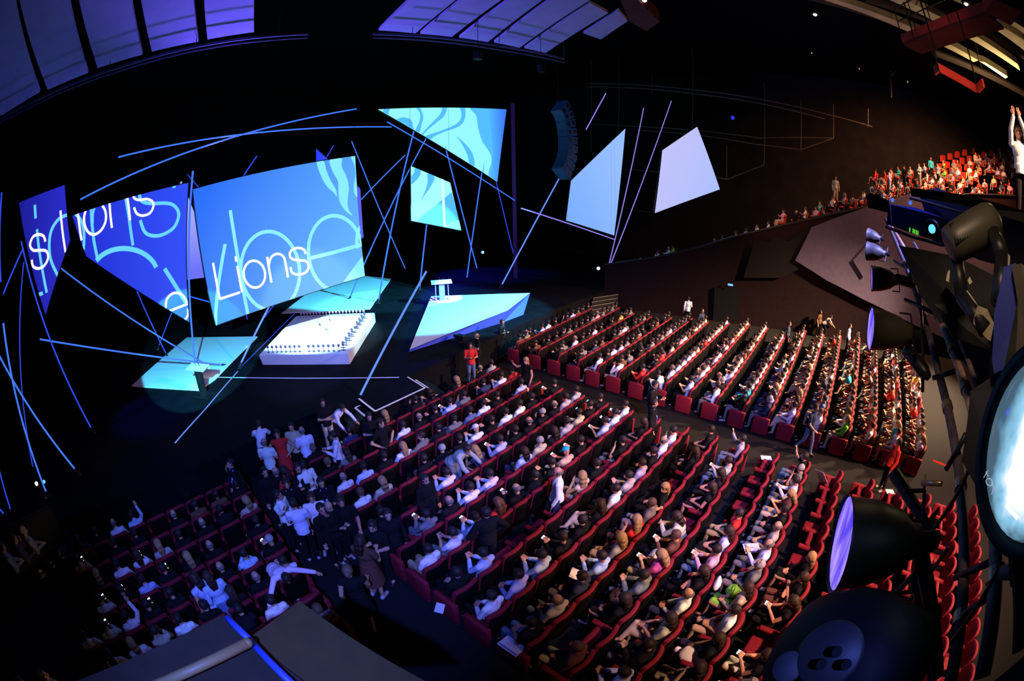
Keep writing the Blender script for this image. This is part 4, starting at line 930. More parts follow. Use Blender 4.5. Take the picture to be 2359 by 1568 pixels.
# who sits where: place in the photo, top, trousers, hair, pose (kind of top after the pose)
HK = dict(s='short', b='bald', l='long', L='Long', g='grey', u='curly', n='bun', c='cyan_cap', w='white_cap', h='brown', R='red_scarf')
WHO = """
D 70 20 G k s 1;D 195 280 t t s 2;D 390 130 k t s 2;D 640 170 w k s 2 shirt;D 545 255 w k s 2;D 290 500 k k s 2;D 60 545 t t c 1 tee;D 430 690 k g s 1;D 640 620 k g s 4 tee;D 860 370 k k l 1 tee;D 1210 370 w k s 4 shirt;D 1160 460 w k b 1;D 1060 580 k k s 1 jacket;D 930 690 G k s 1
D 1520 450 k k s 1 tee;D 1380 640 k k l 1;D 1890 520 G j s 6;D 1765 660 G j s 2;D 1720 820 k k l 1 vest;D 1570 880 k k l 1 vest;D 810 840 G k s 2;D 320 860 t t L 4 vest;D 700 1010 w k s 1 tee;D 540 1110 k t l 5 tee;D 1030 1050 k k L 7 tee;D 820 1280 r o L 4 vest;D 760 1440 G t L 1 tee;D 1200 1160 t k l 8 jacket
D 1010 1440 o k h 1;D 1270 1430 k w l 1;D 1890 1250 r y s 1 tee;D 1810 1400 w k l 1 tee
E 190 120 k k s 1 jacket;E 510 320 b g s 2 shirt;E 395 490 n g s 1 jacket;E 150 630 G j b 1 shirt;E 910 500 g g s 2 jacket;E 1080 280 m t L 2 tee;E 800 700 k k l 1;E 1540 260 p j s 2 shirt;E 1340 680 w n b 1 shirt;E 1240 810 t t l 5 tee;E 2110 180 w g b 2 shirt;E 2010 330 g g g 1 jacket;E 2200 60 G j b 1 tee;E 1920 600 t e l 1
E 1790 830 w t s 1 tee;E 1640 1000 k w l 1 tee;E 1330 1230 k t l 4 tee;E 2100 800 k k l 2 vest;E 2270 660 k o l 3 vest;E 2090 1280 k w l 2 vest;E 1940 1460 G j g 2 tee;E 820 1380 k g s 2 jacket;E 190 1140 o t h 1 jacket;E 110 1420 k k h 1 jacket;E 2300 280 k k L 1;E 2300 520 v p l 2
H 2150 240 w g s 2 shirt;H 2200 350 o t L 2 vest;H 2150 400 k g s 1 jacket;H 2170 80 k j s 6 tee
C 50 130 w k h 1 shirt;C 480 660 w y s 1 tee;C 600 530 w g s 2 tee;C 770 440 b g s 2 shirt;C 700 850 k k s 1 jacket;C 880 720 b k s 2 shirt;C 880 1040 w k s 1 shirt;C 1105 815 b k s 1 shirt;C 1490 600 b k s 2 shirt;C 1290 705 r k R 1 shirt;C 1610 840 G g b 1 shirt;C 1290 1230 k j s 1 tee;C 1640 430 k g s 1;C 1080 210 r o u 1
C 1550 1430 k y h 2 jacket;C 1640 1220 o t h 1 jacket;C 100 300 k k s 1;C 940 30 w k s 2 shirt
B 910 350 k k b 1;B 980 320 G g s 1;B 1220 250 r k s 1;B 1250 380 w k s 2;B 740 460 k k L 1;B 1370 510 b k s 1 shirt;B 1560 600 k k s 6;B 1400 690 w k s 1 shirt;B 1100 500 k k s 1;B 970 570 w k s 1;B 840 640 j k s 1;B 680 700 b k s 1;B 500 690 k k s 2;B 870 800 w k w 2;B 960 740 k k s 2
B 1250 820 w t s 1;B 270 890 k k b 1;B 360 920 g k s 7 jacket;B 230 1080 w k L 1;B 850 1010 k k s 1;B 620 930 k k s 1;B 1090 1130 b k s 2 shirt;B 1340 1010 k t s 4;B 1700 480 k k s 1;B 1870 540 G k s 1;B 1810 670 k k b 1;B 1930 830 G t s 1;B 2170 670 k k s 2;B 1530 850 k k b 1;B 1750 970 k g l 1
B 1520 1150 t t g 1;B 470 1220 k k g 1;B 600 1180 w k s 2;B 1010 1440 w k s 2 shirt;B 1360 1270 b n l 1 tee;B 1530 1340 k k s 1 jacket;B 1420 1520 k k b 2;A 1200 1290 w k b 1;A 1560 1250 b k s 1 shirt;A 1880 930 w k s 1;A 1780 1080 k k s 1;A 1740 1370 t k L 1;A 1630 1510 w k h 1
F 1080 140 k k b 1;F 920 210 k k b 1;F 790 290 G k L 1;F 660 130 b k s 6;F 540 220 k k s 1;F 340 310 k k s 1;F 470 285 w k b 1;F 400 430 w k s 1;F 720 380 w k l 1;F 930 330 k k s 1;F 1190 510 k k b 1;F 1440 620 k k b 1;F 1510 630 k k b 1;F 600 600 b k s 1;F 310 700 k k L 1;F 420 670 k k s 6
F 1680 290 k g g 1;F 1590 90 t k L 3;F 1820 410 w k s 2;F 1110 320 k k L 1;F 1500 410 b k s 2;F 760 540 k k s 2;F 930 660 k k s 2;F 600 790 k k s 2;F 490 880 w k s 6;F 280 980 w k s 2;F 220 600 t k s 2;F 840 910 w k s 1;F 350 1060 w k s 1 tee;F 300 1260 w k l 1;F 470 1230 w k L 1;F 720 1000 t k s 2
F 1540 850 k k l 1;F 1700 930 w k s 1 tee;F 1690 500 w k s 2;F 160 1160 w k s 1;F 540 1000 k k s 1;F 1000 800 k k s 1;F 1050 1080 k k s 3
K 160 205 w k s 1;K 60 300 y k b 2;K 390 240 w k s 1 shirt;K 290 320 w k b 1;K 590 240 w t s 1;K 410 150 p k b 1;K 550 190 a k s 1;K 505 370 w k s 1 shirt;K 520 470 w t s 4 shirt;K 620 490 r k s 2;K 490 510 w t s 1 shirt;K 890 560 b k s 2 tee;K 1050 590 w g s 1;K 1180 640 k g s 2;K 1340 640 n g g 1 jacket
K 1480 700 w t s 5 shirt;K 1220 400 w t s 1;K 830 240 w k s 1;K 1300 230 w k s 1 tee;K 1180 380 G k s 2;K 1530 610 p k L 1;K 1790 380 w t s 1;K 1540 430 t t L 1;K 1820 490 c j s 8 tee;K 1900 840 w t s 1 tee;K 1750 760 e t L 1;K 2190 870 w k L 2 tee;K 2020 840 w t s 1
"""
def near_seat(px, py, mx=60, blocks=None):
    best = None
    for s in SEATS:
        if s['occ'] or (blocks and s['block'] not in blocks): continue
        d = math.hypot(s['px'][0]-px, s['px'][1]-py)
        if d < mx and (best is None or d < best[0]): best = (d, s)
    return best[1] if best else None
for ln in WHO.strip().split('\n'):
    for q in ln.split(';'):
        a = q.split()
        if len(a) < 7: continue
        px, py = cp(a[0], float(a[1]), float(a[2])); s = near_seat(px, py)
        if s: s['occ'] = dict(top=a[3], bot=a[4], hair=HK[a[5]], pose='s'+a[6], kind=a[7] if len(a) > 7 else 'shirt', skin='l', listed=True)
def rnd_occ(bright):
    top = random.choice('kkkkkkngkbgo' if not bright else 'wwwwbbGtkkkgnroppeycjGw'); hair = random.choice(['short']*6+['bald', 'grey', 'long', 'long', 'Long', 'bun', 'brown'])
    fem = hair in ('long', 'Long', 'bun'); kind = random.choice(['tee', 'vest', 'tee']) if fem else random.choice(['shirt', 'tee', 'jacket'] if top in 'kng' else ['shirt', 'tee'])
    return dict(top=top, bot=random.choice('kgjjttnkg' if bright else 'kkkgn'), hair=hair, pose=random.choice(['s1', 's1', 's2', 's3', 's4', 's5', 's1', 's8']), kind=kind, skin=random.choice('llllmmd'), listed=False)
for s in SEATS:
    if s['occ']: continue
    p = {'middle': .55 if s['row'] < 7 else (.12 if s['row'] < 13 else .0), 'far': .93, 'near': .45}[s['block']]
    if random.random() < p: s['occ'] = rnd_occ(s['block'] == 'far' and s['row'] > 5)
PHONES = """A 1283 1232;B 500 677;B 985 1150;B 1990 1055;B 1670 1258;B 2045 718;B 2225 815;B 1580 593;B 990 718;C 270 228;C 1352 556;C 683 397;C 1040 225;E 1385 275;E 975 295;E 762 498;E 2010 868;E 1888 1265;E 1650 1510;D 250 180;D 432 280;D 195 520;D 1640 765;D 545 207;F 747 537;F 930 653;F 602 783;F 487 845;F 282 973;F 218 586;F 1572 367;F 1803 385;F 680 992;K 185 275;K 750 295;K 470 160;K 585 160;K 1405 243;K 1190 540;R 245 715;H 2062 295"""
for q in PHONES.split(';'):
    a = q.split(); px, py = cp(a[0], float(a[1]), float(a[2])); best = None
    for s in SEATS:
        if s['occ'] and not s['occ'].get('phone'):
            hx, hy = project(s['loc']+Vector((0, .24, .93))); d = math.hypot(hx-px, hy-py)
            if d < 45 and (best is None or d < best[0]): best = (d, s)
    if best: best[1]['occ'].update(pose='s2', phone=True)
# build: 300 nearest seats as things, the others as one mass; people likewise
SEATS.sort(key=lambda s: s['d'])
BN = {'middle': 'middle block', 'far': 'far block', 'near': 'near block'}
KN = {'shirt': 'shirt', 'tee': 'tee shirt', 'jacket': 'jacket', 'vest': 'sleeveless top'}
HN = {'short': 'dark hair', 'bald': 'bald head', 'long': 'long dark hair', 'Long': 'long fair hair', 'grey': 'grey hair', 'bun': 'tied hair', 'curly': 'long curly hair', 'brown': 'brown hair', 'cyan_cap': 'turquoise cap', 'white_cap': 'white cap', 'red_scarf': 'red headscarf'}
rest = []
for n, s in enumerate(SEATS):
    if n < 300:
        lab = 'red velvet theatre seat%s, %s row from stage, %s from the near aisle, %s' % ('' if s['occ'] else ', empty', ORD[s['row']], ORD[8-s['i'] if s['block'] == 'near' else s['i']], BN[s['block']])
        seat(s['loc'], s['rz'], lab, (not s['occ']) and random.random() < .5, s['end'], 'theatre seats in the '+BN[s['block']])
    else: rest.append(s)
items = []
for s in rest:
    M = Matrix.Translation(s['loc']) @ Matrix.Rotation(s['rz'], 4, 'Z')
    items += [(SEAT['backrest'], M, 0), (SEAT['back_panel'], M, 1), (SEAT['cushion'], M, 0), (SEAT['armrest'], M @ Matrix.Translation((-SW/2, 0, 0)), 0)]
    if s['end'] < 0: items.append((SEAT['end_panel'], M @ Matrix.Translation((-SW/2, 0, 0)), 0))
if items:
    o = merge_mesh('theatre_seat', items, [VELVET, SHELL]); tag(o, 'mass of more distant red velvet theatre seats in the far block', 'theatre seat', None, 'stuff')
OCC = [s for s in SEATS if s['occ']]
LISTED = [s for s in OCC if s['occ']['listed']]
NIND = 232
IND = set(id(s) for s in LISTED[:NIND]); 
for s in OCC:
    if len(IND) >= NIND: break
    IND.add(id(s))
PHM = mat('phone_screen', (.1, .1, .1), emit=lin(190, 225, 255), strength=4.0); PHB = mat('phone_body', (.02, .02, .02), .3)
phm = None; lowitems = []
LOWC = ['w', 'k', 'b', 'G', 't', 'g', 'n', 'r', 'j', 'o', 'p']
LOWM = [mat('crowd_'+c, COLS[c], .9, noise=.2, scale=10) for c in LOWC]; LSK = mat('crowd_skin', (.5, .28, .18), .6); LHR = mat('crowd_hair', (.02, .014, .01), .6)
def lowslot(c): return LOWC.index(c) if c in LOWC else 4
for s in OCC:
    o_ = s['occ']; rz = s['rz']+random.uniform(-.12, .12)
    if id(s) in IND:
        bk = 'skirt' if (o_['hair'] in ('long', 'Long') and random.random() < .35) else ('shorts' if random.random() < .08 else 'trousers')
        lab = 'person in %s %s, %s, %s row, %s from aisle, %s' % (CNAME[o_['top']], KN[o_['kind']], HN[o_['hair']], ORD[s['row']], ORD[8-s['i'] if s['block'] == 'near' else s['i']], BN[s['block']])
        r = person(s['loc']+Vector((0, .05, 0)), rz, o_['pose'], o_['top'], o_['bot'], o_['hair'], o_['kind'], bk, o_['skin'], lab, 'people seated in the '+BN[s['block']])
        if o_.get('phone'):
            if phm is None:
                mb = MB(); mb.box((0, 0, 0), (.075, .15, .012), bev=.004); phm = mb.mesh('smartphone', PHB); mb = MB(); mb.box((0, 0, .008), (.066, .13, .003)); phs = mb.mesh('phone_screen', PHM)
            p = s['loc']+Matrix.Rotation(rz, 3, 'Z') @ Vector((0, .30, .93))
            ph = bpy.data.objects.new('smartphone', phm); COL.objects.link(ph); ph.scale = (1.25, 1.15, 1); ph.location = p; ph.rotation_euler = (rad(-38) if False else rad(25), rad(-22), rz)
            tag(ph, 'lit smartphone held by person, %s row, %s from aisle, %s' % (ORD[s['row']], ORD[8-s['i'] if s['block'] == 'near' else s['i']], BN[s['block']]), 'smartphone', 'lit phones in the audience')
            sc_ = bpy.data.objects.new('screen', phs); COL.objects.link(sc_); sc_.parent = ph
    else:
        P = POSES[o_['pose']]; M = Matrix.Translation(s['loc']) @ Matrix.Rotation(rz, 4, 'Z') @ Matrix.Scale(1.0, 4); pz = o_['pose']; k = o_['kind'] if o_['kind'] != 'jacket' else 'shirt'
        lowitems += [(get(('lb', pz), lambda: body_mesh(P, .03)), M, len(LOWC)), (get(('lt', pz, k), lambda: top_mesh(P, k, .035)), M, lowslot(o_['top'])), (get(('lp', pz), lambda: bottom_mesh(P, 'trousers', .035)), M, lowslot(o_['bot'])),
                     (get(('h', 'short'), lambda: hair_mesh('short')), M @ head_matrix(P), len(LOWC)+1)]
if lowitems:
    o = merge_mesh('person', lowitems, LOWM+[LSK, LHR]); tag(o, 'dense crowd of more distant seated people filling the rear of the far block', 'person', None, 'stuff')

# ------------------------------------------------------------------ people on their feet: head in the photo, facing (degrees from the stage), look
def stand(px, py, face, pose, top, bot, hair, kind, bkind, label, zf=0.0, skin='l', lany=False, scale=1.03):
    P = POSES[pose]; hz = P['hd'][2]*scale; p = atz(px, py, zf+hz)
    p.x = min(p.x, FARW(p.y)-.45)
    off = Matrix.Rotation(rad(face), 3, 'Z') @ Vector((P['hd'][0], P['hd'][1], 0))*scale
    return person((p.x-off.x, p.y-off.y, zf), rad(face), pose, top, bot, hair, kind, bkind, skin, label, 'people on their feet', scale, lanyard=lany)
for a in [
 (801, 1314, -30, 'a5', 'k', 'k', 'bun', 'vest', 'skirt', 'person in short black sleeveless dress walking down the near aisle'),
 (831, 1245, -60, 'a9', 'o', 'o', 'long', 'tee', 'skirt', 'person in brown patterned dress raising a hand in the near aisle'),
 (660, 1332, -170, 'a7', 'w', 'k', 'short', 'shirt', 'trousers', 'person in white shirt bending with spread arms over the near left seats'),
 (447, 1330, 30, 'a1', 'b', 'b', 'long', 'vest', 'skirt', 'person in pale blue dress standing among the near left rows'),
 (478, 1328, 10, 'a1', 'b', 'j', 'long', 'shirt', 'skirt', 'person in blue chequered shirt beside the one in pale blue dress'),
 (676, 1160, -20, 'a9', 'w', 'k', 'short', 'tee', 'trousers', 'person in white tee shirt seen from behind in the near aisle crowd'),
 (641, 1141, -140, 'a3', 'w', 'k', 'short', 'shirt', 'trousers', 'person in white long-sleeved shirt at the left of the aisle crowd'),
 (660, 1114, 170, 'a1', 'k', 'k', 'long', 'jacket', 'trousers', 'person in black with a bright blue lanyard, left of two such', 0, 'l', True),
 (740, 1112, 170, 'a2', 'k', 'k', 'short', 'jacket', 'trousers', 'person in black jacket with a bright blue lanyard, right of two such', 0, 'l', True),
 (717, 1146, 160, 'a1', 'w', 'k', 'long', 'tee', 'trousers', 'person with dark tied hair and white top in the aisle crowd'),
 (596, 978, -20, 'a4', 'w', 'k', 'short', 'tee', 'trousers', 'person in white tee shirt bowing, farthest left of those at the stage front'),
 (608, 1019, -30, 'a2', 'w', 'k', 'bald', 'tee', 'trousers', 'person with bald head and white tee shirt with a dark strap'),
 (638, 1000, 160, 'a6', 'r', 'r', 'long', 'vest', 'skirt', 'person in red dress at the left of the stage front'),
 (695, 992, -10, 'a2', 'w', 'k', 'bald', 'tee', 'trousers', 'stout person in white tee shirt with a dark bag strap, seen from behind'),
 (671, 984, 150, 'a1', 't', 'k', 'short', 'jacket', 'trousers', 'person in beige jacket behind the stout one in white'),
 (743, 928, 175, 'a2', 'k', 't', 'short', 'tee', 'trousers', 'person in black tee shirt and beige trousers with crossed arms by the stage'),
 (789, 940, 200, 'a4', 'w', 'k', 'short', 'shirt', 'trousers', 'person in white shirt bowing beside the left front steps'),
 (768, 1003, 60, 'a9', 'w', 'k', 'short', 'shirt', 'trousers', 'person in white shirt reaching up beside the front row'),
 (850, 960, 170, 'a9', 'k', 'k', 'short', 'tee', 'trousers', 'person in black tee shirt gesturing at the foot of the left front steps'),
 (878, 975, 190, 'a6', 'k', 'k', 'long', 'tee', 'trousers', 'person in black tee shirt right of the gesturing one'),
 (530, 1068, 120, 'a1', 'k', 'k', 'short', 'shirt', 'trousers', 'person in black with a blue lanyard standing alone left of the crowd', 0, 'l', True),
 (610, 1088, 190, 'a1', 'k', 'k', 'short', 'shirt', 'trousers', 'person in black with blue bag at the left rim of the aisle crowd'),
 (634, 1086, 20, 'a1', 'k', 'k', 'bald', 'shirt', 'trousers', 'bald person in black in the aisle crowd'),
 (653, 1084, 30, 'a9', 'r', 'k', 'long', 'tee', 'trousers', 'person in red tee shirt in the aisle crowd'),
 (686, 1078, 190, 'a2', 'k', 'k', 'short', 'shirt', 'trousers', 'person in black shirt with crossed arms in the aisle crowd'),
 (697, 1072, 10, 'a1', 'w', 'k', 'short', 'shirt', 'trousers', 'person in white shirt half hidden at the back of the aisle crowd'),
 (740, 1172, 190, 'a1', 'k', 'k', 'short', 'jacket', 'trousers', 'person in black jacket with white collar in the aisle crowd'),
 (757, 1166, 200, 'a9', 'k', 'k', 'bald', 'shirt', 'trousers', 'bald person in black behind the black jacket'),
 (785, 1155, 150, 'a3', 'k', 'k', 'long', 'tee', 'trousers', 'person in black with raised arm right of the aisle crowd'),
 (858, 1212, 120, 'a9', 'k', 'k', 'short', 'tee', 'trousers', 'person in black beside the brown patterned dress'),
 (893, 1186, 160, 'a1', 'k', 'k', 'short', 'shirt', 'trousers', 'person in black shirt at the corner of the middle block'),
 (1076, 1035, 200, 'a4', 'G', 'g', 'short', 'jacket', 'trousers', 'person in grey blazer and blue shirt leaning on a seat back'),
 (979, 1104, -170, 'a1', 'k', 'k', 'short', 'jacket', 'trousers', 'person in black suit and bright blue shirt between the middle rows'),
 (1284, 1087, 35, 'a1', 'w', 'n', 'bald', 'shirt', 'trousers', 'bald person in white shirt standing in the middle block'),
 (1119, 1180, -20, 'a6', 'k', 'k', 'short', 'jacket', 'trousers', 'person in black suit seen from behind standing in the middle block'),
 (1211, 831, 90, 'a3', 'k', 'k', 'Long', 'vest', 'trousers', 'person in black stretching an arm at the far aisle corner'),
 (1083, 796, 150, 'a9', 'r', 'j', 'short', 'tee', 'trousers', 'person in red tee shirt and jeans filming beside the stage'),
 (1098, 774, 60, 'a2', 'k', 'k', 'bald', 'tee', 'trousers', 'bald person in black behind the camera stand'),
 (1157, 742, 190, 'a2', 'k', 'k', 'short', 'shirt', 'trousers', 'person in black with blue lanyard by the wedge deck', 0, 'l', True),
 (1586, 688, -60, 'a5', 'w', 'k', 'short', 'shirt', 'trousers', 'person in white shirt hurrying past the side wall'),
 (1618, 716, 160, 'a1', 'n', 'k', 'short', 'shirt', 'trousers', 'person in navy beside the dark side door'),
 (1891, 717, 150, 'a1', 'o', 'k', 'long', 'tee', 'trousers', 'person in brown standing by the far wall'),
 (1915, 727, 200, 'a4', 'G', 'k', 'short', 'tee', 'trousers', 'person in grey patterned tee shirt bowing by the far wall'),
 (1959, 751, 170, 'a1', 'b', 'k', 'short', 'shirt', 'trousers', 'person in pale blue shirt standing at the rear of the far block'),
 (1819, 746, 180, 'a1', 'n', 'k', 'short', 'shirt', 'trousers', 'person in navy standing at a row end by the far wall'),
 (1509, 886, 180, 'a9', 'k', 'k', 'short', 'jacket', 'trousers', 'person in black with bright blue lanyard and papers in the far aisle', 0, 'l', True),
 (1508, 928, 200, 'a1', 'k', 'k', 'short', 'jacket', 'trousers', 'grey-haired person in black suit in the far aisle', 0, 'l', True),
 (1880, 940, 150, 'a5', 'n', 'j', 'short', 'tee', 'trousers', 'person in navy tee shirt and jeans walking in the far aisle'),
 (2114, 868, 100, 'a4', 'a', 't', 'short', 'tee', 'trousers', 'person in orange and white striped tee shirt bending in the rear rows'),
 (2070, 1020, 20, 'a1', 'r', 'k', 'short', 'jacket', 'trousers', 'person in dark red jacket from behind at the rear aisle')]:
    stand(*a)
# ------------------------------------------------------------------ the side balcony above the raked wall
def balc(px, py, off):
    return wallpt(px, py, off)
BAL = []
random.seed(11)
band = [(1440, 603), (1470, 597), (1510, 580), (1535, 572), (1545, 568), (1640, 552), (1660, 545), (1690, 535), (1715, 528), (1740, 520), (1765, 512), (1790, 503), (1800, 485), (1830, 488), (1850, 480), (1875, 478), (1885, 465), (1905, 468), (1915, 455), (1930, 465), (1940, 448), (1960, 450), (1975, 455), (1985, 440)]
for k, (px, py) in enumerate(band): BAL.append((px, py, .9+random.random()*1.2))
for r_ in range(5):
    for c in range(17):
        if random.random() < .9: BAL.append((2010+c*20+random.uniform(-6, 6), 462-r_*17-c*2.6+random.uniform(-4, 4), 1.5+r_*1.1))
bi = []
for n, (px, py, off) in enumerate(BAL):
    h = balc(px, py-3, off); BASE = Vector((h.x, h.y, h.z-1.33))
    mb_s = Matrix.Translation(BASE) @ Matrix.Rotation(rad(random.uniform(-10, 60)), 4, 'Z')
    oc = rnd_occ(True)
    if n < 24 or n % 4 == 0:
        r = person(BASE, rad(random.uniform(0, 50)), random.choice(['s1', 's2', 's4', 's5']), oc['top'], oc['bot'], oc['hair'], oc['kind'], 'trousers', oc['skin'],
               'person in %s %s, %s, %s along side balcony from stage' % (CNAME[oc['top']], KN[oc['kind']], HN[oc['hair']], ORD[n] if n < 23 else 'number '+str(n)) if n < 23 else
               'person in %s %s, %s, packed balcony rows, %s from left' % (CNAME[oc['top']], KN[oc['kind']], HN[oc['hair']], ORD[min(22, (n-24)//4)]), 'people on the side balcony')
    else:
        P = POSES['s1']; lowitems = []
        bi += [(get(('lb', 's1'), lambda: body_mesh(P, .03)), mb_s, len(LOWC)), (get(('lt', 's1', 'shirt'), lambda: top_mesh(P, 'shirt', .035)), mb_s, lowslot(oc['top'])), (get(('lp', 's1'), lambda: bottom_mesh(P, 'trousers', .035)), mb_s, lowslot(oc['bot'])), (get(('h', 'short'), lambda: hair_mesh('short')), mb_s @ head_matrix(P), len(LOWC)+1)]
    bi += [(SEAT['backrest'], Matrix.Translation(BASE) @ Matrix.Rotation(rad(25), 4, 'Z'), len(LOWC)+2), (SEAT['cushion'], Matrix.Translation(BASE) @ Matrix.Rotation(rad(25), 4, 'Z'), len(LOWC)+2)]
# rows of empty red seats higher up
for r_ in range(5):
    for c in range(13):
        h = balc(2150+c*17+r_*6, 415-r_*19-c*4.5, 6.5+r_*1.1); B0 = Vector((h.x, h.y, h.z-1.0)); bi.append((SEAT['backrest'], Matrix.Translation(B0) @ Matrix.Rotation(rad(40), 4, 'Z') @ Matrix.Scale(1.1, 4), len(LOWC)+2))
VELB = mat('orange_red_velvet', (.50, .03, .015), .8, noise=.2, scale=20)
o = merge_mesh('balcony_crowd', bi, LOWM+[LSK, LHR, VELB]); tag(o, 'packed mass of people and red seats on the rising side balcony', 'crowd', None, 'stuff')
for a in [(1925, 408, 2.2, 'G', 't'), (2049, 392, 2.8, 'b', 'b'), (2083, 384, 4.5, 'k', 'k'), (2117, 378, 4.0, 'w', 't'), (2144, 364, 4.4, 'c', 'k'), (2160, 378, 4.0, 'G', 'k'), (2247, 352, 6, 't', 'k'), (2304, 345, 6, 'G', 'k')]:
    h = balc(a[0], a[1], a[2])
    person((h.x, h.y, h.z-1.68), rad(random.choice([30, 100, 160])), random.choice(['a1', 'a1', 'a2']), a[3], a[4], 'short', 'shirt', 'trousers', 'l',
           {1925: 'person in grey standing alone above the side balcony rows', 2049: 'person in pale blue shirt standing at the left of the balcony crowd', 2083: 'person in black standing on the balcony between pale blue and white', 2117: 'person in white shirt standing on the balcony, seen from behind',
            2144: 'person in turquoise shirt standing on the balcony', 2160: 'person in grey vest turned away beside the turquoise shirt', 2247: 'person in beige standing before the empty red balcony seats', 2304: 'tall person in grey shirt near the right end of the balcony'}[a[0]], 'people standing on the balcony')
# large person clapping at the right edge, on a nearer ledge
h = atd(2334, 292, 9.0)
person((h.x, h.y-.1, h.z-1.7), rad(70), 'a8', 'w', 'k', 'short', 'shirt', 'trousers', 'm', 'large person in white shirt raising both hands at the right edge', None)
mb = MB(); mb.box((h.x+1.5, h.y-3.2, h.z-1.83), (4.5, 7.5, .2)); structure('floor', mb, BLACK)

# near side balcony at the lower left corner: a parapet, dim people behind it, and side steps
mb = MB()
pp = [atz(-40, 1238, 2.6), atz(40, 1205, 2.6), atz(110, 1168, 2.6)]
for a_, b_ in zip(pp, pp[1:]): mb.prism([a_, b_, b_-Vector((0, 0, 1.0)), a_-Vector((0, 0, 1.0))], (.1, -.05, 0)); mb.tube(a_, b_, .05, n=6)
structure('wall_near_left', mb, mat('dim_blue_parapet', (.012, .012, .02), .7))
for k, (px, py, t_, hr) in enumerate(((58, 1203, 'g', 'grey'), (36, 1222, 'n', 'short'), (8, 1242, 'j', 'short'), (98, 1530, 'y', 'short'), (45, 1548, 't', 'short'))):
    p = atz(px, py, 2.9 if k < 3 else 3.4)
    person((p.x, p.y, p.z-1.24), rad(-60), ['s1', 's4', 's1', 's1', 's2'][k], t_, 'k', hr, 'shirt', 'trousers', 'l', 'dim person in %s on the near side balcony, %s from the stage' % (CNAME[t_], ORD[k]), 'people on the near side balcony', .9)
st = empty('side_steps', atz(160, 1300, 0), 0, 'dark side steps with faint red-lit edges at the near left of the stalls', 'stairs')
for k in range(5):
    x0 = 140+k*15; z_ = 1.0-.2*k; a_, b_ = atz(x0, 1222+k*4, z_), atz(x0-5-k, 1282+k*5, z_)
    mb = MB(); s_ = Vector((.3, .0, 0)); mb.prism([(q.x, q.y, 0) for q in (a_, b_, b_+s_, a_+s_)], (0, 0, z_)); o = part('step', mb, BLACK, st)
    mb = MB(); mb.tube(a_, b_, .02, n=5); center_mb(mb, st.location+o.location); mb.build('step_edge', mat('red_lit_edge', (.3, .06, .04), .6), o)  # red light on the step edges put into their colour

# ------------------------------------------------------------------ lighting bridge right beside the camera
CLAMP = mat('clamp_steel', (.35, .25, .15), .35, .8); DKB = mat('deep_blue_plastic', (.02, .03, .20), .5); OLV = mat('olive_black_plastic', (.045, .04, .028), .45, spec=.4)
PIPED = mat('dim_brown_pipe', (.10, .07, .07), .6, .3, noise=.4, scale=20)
bridge = empty('lighting_truss', atd(2175, 1568, 1.7), 0, 'bundle of worn steel pipes running up past the right edge with clamps', 'truss')
def pipe(a, b, r, m, clamps=(), nm='pipe', root=bridge, n=14):
    A, B_ = atd(*a), atd(*b); mb = MB(); mb.tube(A, B_, r, n=n); o = part(nm, mb, m, root, True)
    for t in clamps:
        c = A+(B_-A)*t; d = (B_-A).normalized()
        mb = MB(); mb.tube(c-d*.022, c+d*.022, r*1.28, n=14); k = d.orthogonal().normalized()
        mb.box(c+k*r*1.5, (.022, .03, .022)); mb.tube(c+k*r*1.4, c+k*r*2.1, .006, n=6)
        center_mb(mb, root.location + o.location); mb.build('clamp', CLAMP, o)
    return o
pipe((2052, 520, 6.2), (2250, 985, 2.0), .026, PIPE, (.35, .55, .72, .84, .93))
pipe((2040, 505, 6.4), (2165, 870, 2.6), .024, PIPED, (.5, .8))
pipe((2165, 868, 2.55), (2172, 1640, 1.55), .026, PIPED, (.15, .45, .8))
pipe((2105, 560, 4.8), (2262, 930, 2.1), .017, PIPED, (.4, .7))
pipe((2292, 1180, 1.6), (2262, 1560, 1.45), .030, PIPED, (.4,))
pipe((2110, 600, 4.0), (2125, 900, 2.6), .012, METALB)
for a, b in (((2060, 600, 4.6), (2120, 640, 4.0)), ((2085, 690, 3.4), (2150, 720, 3.1)), ((2150, 870, 2.5), (2215, 850, 2.4)), ((2180, 1080, 2.1), (2225, 1000, 2.0)), ((2200, 1330, 1.75), (2290, 1290, 1.6)), ((2195, 1430, 1.7), (2270, 1380, 1.5))):
    pipe(a, b, .014, METALB, (), 'brace')
pipe((2125, 1112, 2.0), (2168, 1113, 1.9), .012, CLAMP, (), 'brass_peg'); pipe((2131, 1092, 2.0), (2127, 1150, 2.0), .007, CLAMP, (), 'brass_peg')
pipe((2305, 1318, 1.3), (2380, 1316, 1.25), .02, PIPED, (), 'brace')
pipe((2150, 1060, 2.2), (2186, 1075, 2.2), .004, mat('red_marker', (.5, .02, .01), .5, emit=(.9, .03, .01), strength=.8), (), 'red_cable_tie')  # red glow given to the tie by emission
cb = MB()
for k, (p0, p1, p2) in enumerate((((2140, 1230, 1.7), (2205, 1150, 1.6), (2240, 1060, 1.5)), ((2010, 1480, 1.6), (2110, 1360, 1.55), (2185, 1260, 1.5)), ((2190, 1480, 1.4), (2250, 1400, 1.35), (2300, 1310, 1.3)))):
    A, B_, C_ = atd(*p0), atd(*p1), atd(*p2); pts = [A*(1-t)**2+B_*2*t*(1-t)+C_*t*t for t in [i/8 for i in range(9)]]
    mb = MB(); mb.path(pts, .008, 6); part('cable', mb, METALB, bridge)
